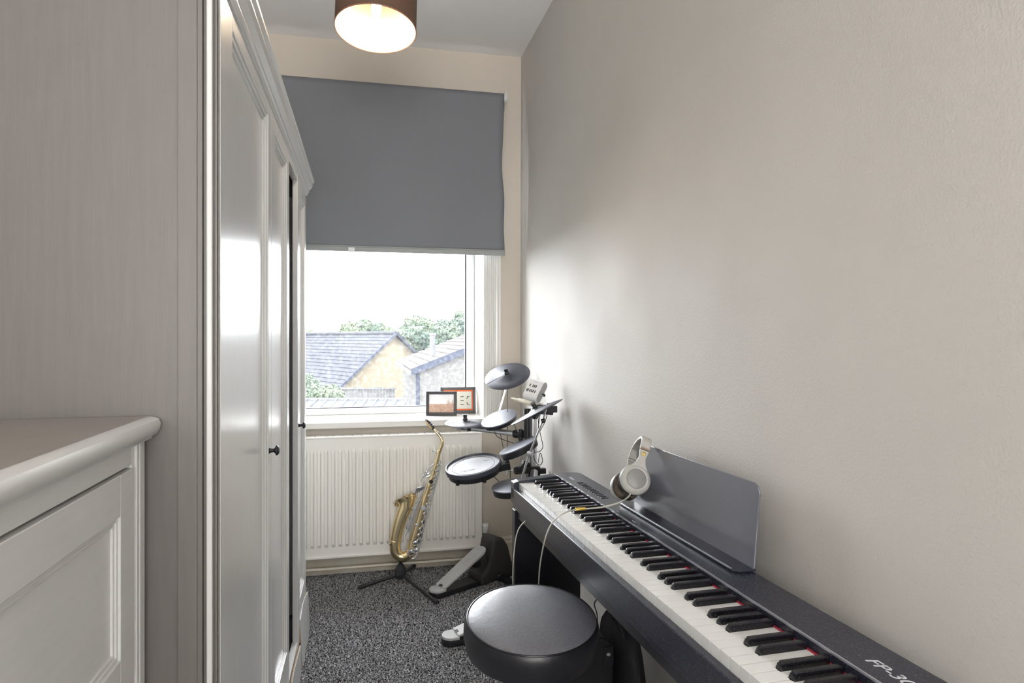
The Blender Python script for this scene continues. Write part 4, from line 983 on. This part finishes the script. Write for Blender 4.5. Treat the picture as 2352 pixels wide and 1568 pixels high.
courses(hb, far, far+ed*LB, ridge, ridge+ed*LB, 10, M_tile2, .05, .05)
mb = MB(); q0 = n0-ed*.03; 
for s0_, s1_ in ((n0, ridge), (far, ridge)):
    a, b = s0_-ed*.04, s1_-ed*.04; quadslab(mb, a-Vector((0,0,.16)), b-Vector((0,0,.16)), b+Vector((0,0,.05)), a+Vector((0,0,.05)), .05)
mb.build('verge', M_barge, hb)
MB().tube([n0+Vector((0,0,-.08))-gd*.04, n0+ed*LB+Vector((0,0,-.08))-gd*.04], .07, 8).build('gutter', M_wpaint, hb)
MB().tube([n0+ins-gd*.05+Vector((0,0,-.1)), Vector((n0.x, n0.y, GZ))+ins-gd*.05], .06, 8).build('downpipe', M_barge, hb)
vt = n0+gd*.9+ed*2.5+Vector((0,0,.35)); MB().tube([vt, vt+Vector((0,0,.75))], .10, 10).tube([vt+Vector((0,0,.72)), vt+Vector((0,0,.8))], .13, 10).build('vent_pipe', M_wpaint, hb)
# trees: crowns of many small leaves on a trunk
M_bark = mat('bark', (.08, .07, .06), .9)
M_leafs = [mat('leaf_a', (.090, .115, .060), .9, vcol=(.045, .065, .045), vscale=.8, spec=.2), mat('leaf_b', (.040, .062, .048), .9, vcol=(.095, .115, .070), vscale=.6, spec=.2), mat('leaf_c', (.085, .110, .070), .9, vcol=(.050, .070, .055), vscale=.7, spec=.2)]
def foliage(blobs, n, s, seed):
    r = np.random.default_rng(seed); V = []; Fc = []
    tot = sum(b[3]**2 for b in blobs)
    for bx_, by_, bz_, br_ in blobs:
        m = int(n*br_**2/tot)
        d = r.normal(size=(m, 3)); d /= np.linalg.norm(d, axis=1)[:, None]; rad = br_*(.5+.6*r.random(m)**.7)
        d2 = d*(1+.28*np.sin(d[:, 0]*7+seed)*np.sin(d[:, 1]*6+bx_)*np.cos(d[:, 2]*8))[:, None]; p = np.array([bx_, by_, bz_])+d2*rad[:, None]*np.array([1, 1, .85])
        a = r.normal(size=(m, 3)); a /= np.linalg.norm(a, axis=1)[:, None]; b = np.cross(a, d); b /= (np.linalg.norm(b, axis=1)[:, None]+1e-6)
        sz = s*(.6+.8*r.random(m))[:, None]
        i0 = len(V); q = np.stack([p-a*sz, p+b*sz*.6, p+a*sz, p-b*sz*.6], 1).reshape(-1, 3); V += q.tolist()
        Fc += [(i0+4*k, i0+4*k+1, i0+4*k+2, i0+4*k+3) for k in range(m)]
    me = bpy.data.meshes.new('foliage'); me.from_pydata(V, [], Fc); return me
def tree(name, label, blobs, n, s, m, seed, cat='tree'):
    c = Vector(blobs[0][:3]); root = thing(name, label, cat, (c.x, c.y, GZ))
    me = foliage(blobs, n, s, seed); me.materials.append(m); o = bpy.data.objects.new('foliage', me); C.objects.link(o); attach(o, root); o['kind'] = 'stuff'
    mb = MB(); h_ = min(b[2] for b in blobs)
    mb.tube([(c.x, c.y, GZ), (c.x+.1, c.y, (GZ+h_)/2), (c.x, c.y, h_)], [.05*blobs[0][3]+.03]*3, 8)
    for b in blobs[1:]: mb.tube([(c.x, c.y, (GZ+h_)/2), tuple(b[:3])], [.03*blobs[0][3]+.01, .01], 6)
    mb.build('trunk', M_bark, root, smooth=True); return root
def B(u, v, t, rpx): p = at(u, v, t); return (p.x, p.y, p.z, rpx*t/F_PX)
tree('tree', 'loose pale green tree beyond the dark roof', [B(820, 765, 52, 26), B(800, 752, 52, 15), B(838, 748, 52, 16), B(868, 758, 52, 18), B(893, 765, 52, 16), B(790, 768, 52, 14)], 11000, .13, M_leafs[0], 1)
tree('tree', 'tallest bushy tree between the two roofs', [B(960, 770, 46, 34), B(950, 742, 46, 20), B(975, 745, 46, 18), B(932, 765, 46, 18), B(985, 785, 46, 26), B(945, 795, 46, 24), B(1000, 760, 46, 20)], 16000, .12, M_leafs[1], 2)
tree('tree', 'tree behind the light low roof at the window edge', [B(1040, 770, 50, 32), B(1018, 750, 50, 18), B(1052, 745, 50, 20), B(1055, 722, 50, 9), B(1075, 760, 50, 26), B(1010, 775, 50, 22)], 14000, .12, M_leafs[2], 3)
tree('tree', 'small tree at the far left of the window view', [B(690, 772, 60, 18), B(708, 768, 60, 12), B(672, 775, 60, 15)], 4000, .13, M_leafs[0], 4)
# garden shrubs, fence, lean-to roof
for k, (u, v, t, r, lab) in enumerate(((722, 905, 19, 26, 'green shrub in the garden nearest the wardrobe edge'), (762, 900, 18, 18, 'low shrub left of the white fence'), (700, 875, 22, 22, 'taller shrub below the dark roof'))):
    tree('shrub', lab, [B(u, v, t, r), B(u+r*.8, v+6, t, r*.7), B(u-r*.7, v+8, t, r*.6)], 3000, .045, M_leafs[k], 20+k, 'shrub')
fz = thing('garden_fence', 'white boarded garden fence in front of the brick gable', 'fence', lf(-5.5, 24, GZ))
for k in range(20):
    MB().box(-.05, .05, -.012, .012, 0, -.62-GZ+.02*math.sin(k), T(*lf(-6.5+k*.115, 24, GZ))).build('board', M_wpaint, fz)
MB().tube([lf(-6.6, 23.96, -.66), lf(-4.2, 23.96, -.66)], .03, 4).build('rail', M_wpaint, fz)
lt = thing('lean_to_roof', 'white glazed lean-to roof at the bottom of the window view', 'roof', lf(-4.2, 17, GZ))
for k in range(12):
    x = -5.6+k*.26
    MB().tube([lf(x, 16, -.62), lf(x, 17.2, -.40)], .022, 4).build('glazing_bar', M_wpaint, lt)
mb = MB(); quadslab(mb, lf(-5.7, 16, -.64), lf(-2.65, 16, -.64), lf(-2.65, 17.2, -.42), lf(-5.7, 17.2, -.42), .02); mb.build('roof_sheet', mat('milky_sheet', (.038, .040, .045), .9, spec=.05), lt)
for d_, z_ in ((16, -.62), (17.2, -.40)): MB().tube([lf(-5.7, d_, z_), lf(-2.65, d_, z_)], .035, 4).build('beam', M_wpaint, lt)
mb = MB().box(-.05, 3.1, -.05, .0, 0, -.66-GZ, Matrix(((RV.x, FV.x, 0, lf(-5.7, 16.1, GZ).x), (RV.y, FV.y, 0, lf(-5.7, 16.1, GZ).y), (0,0,1,GZ), (0,0,0,1)))); mb.build('wall', M_stone, lt)
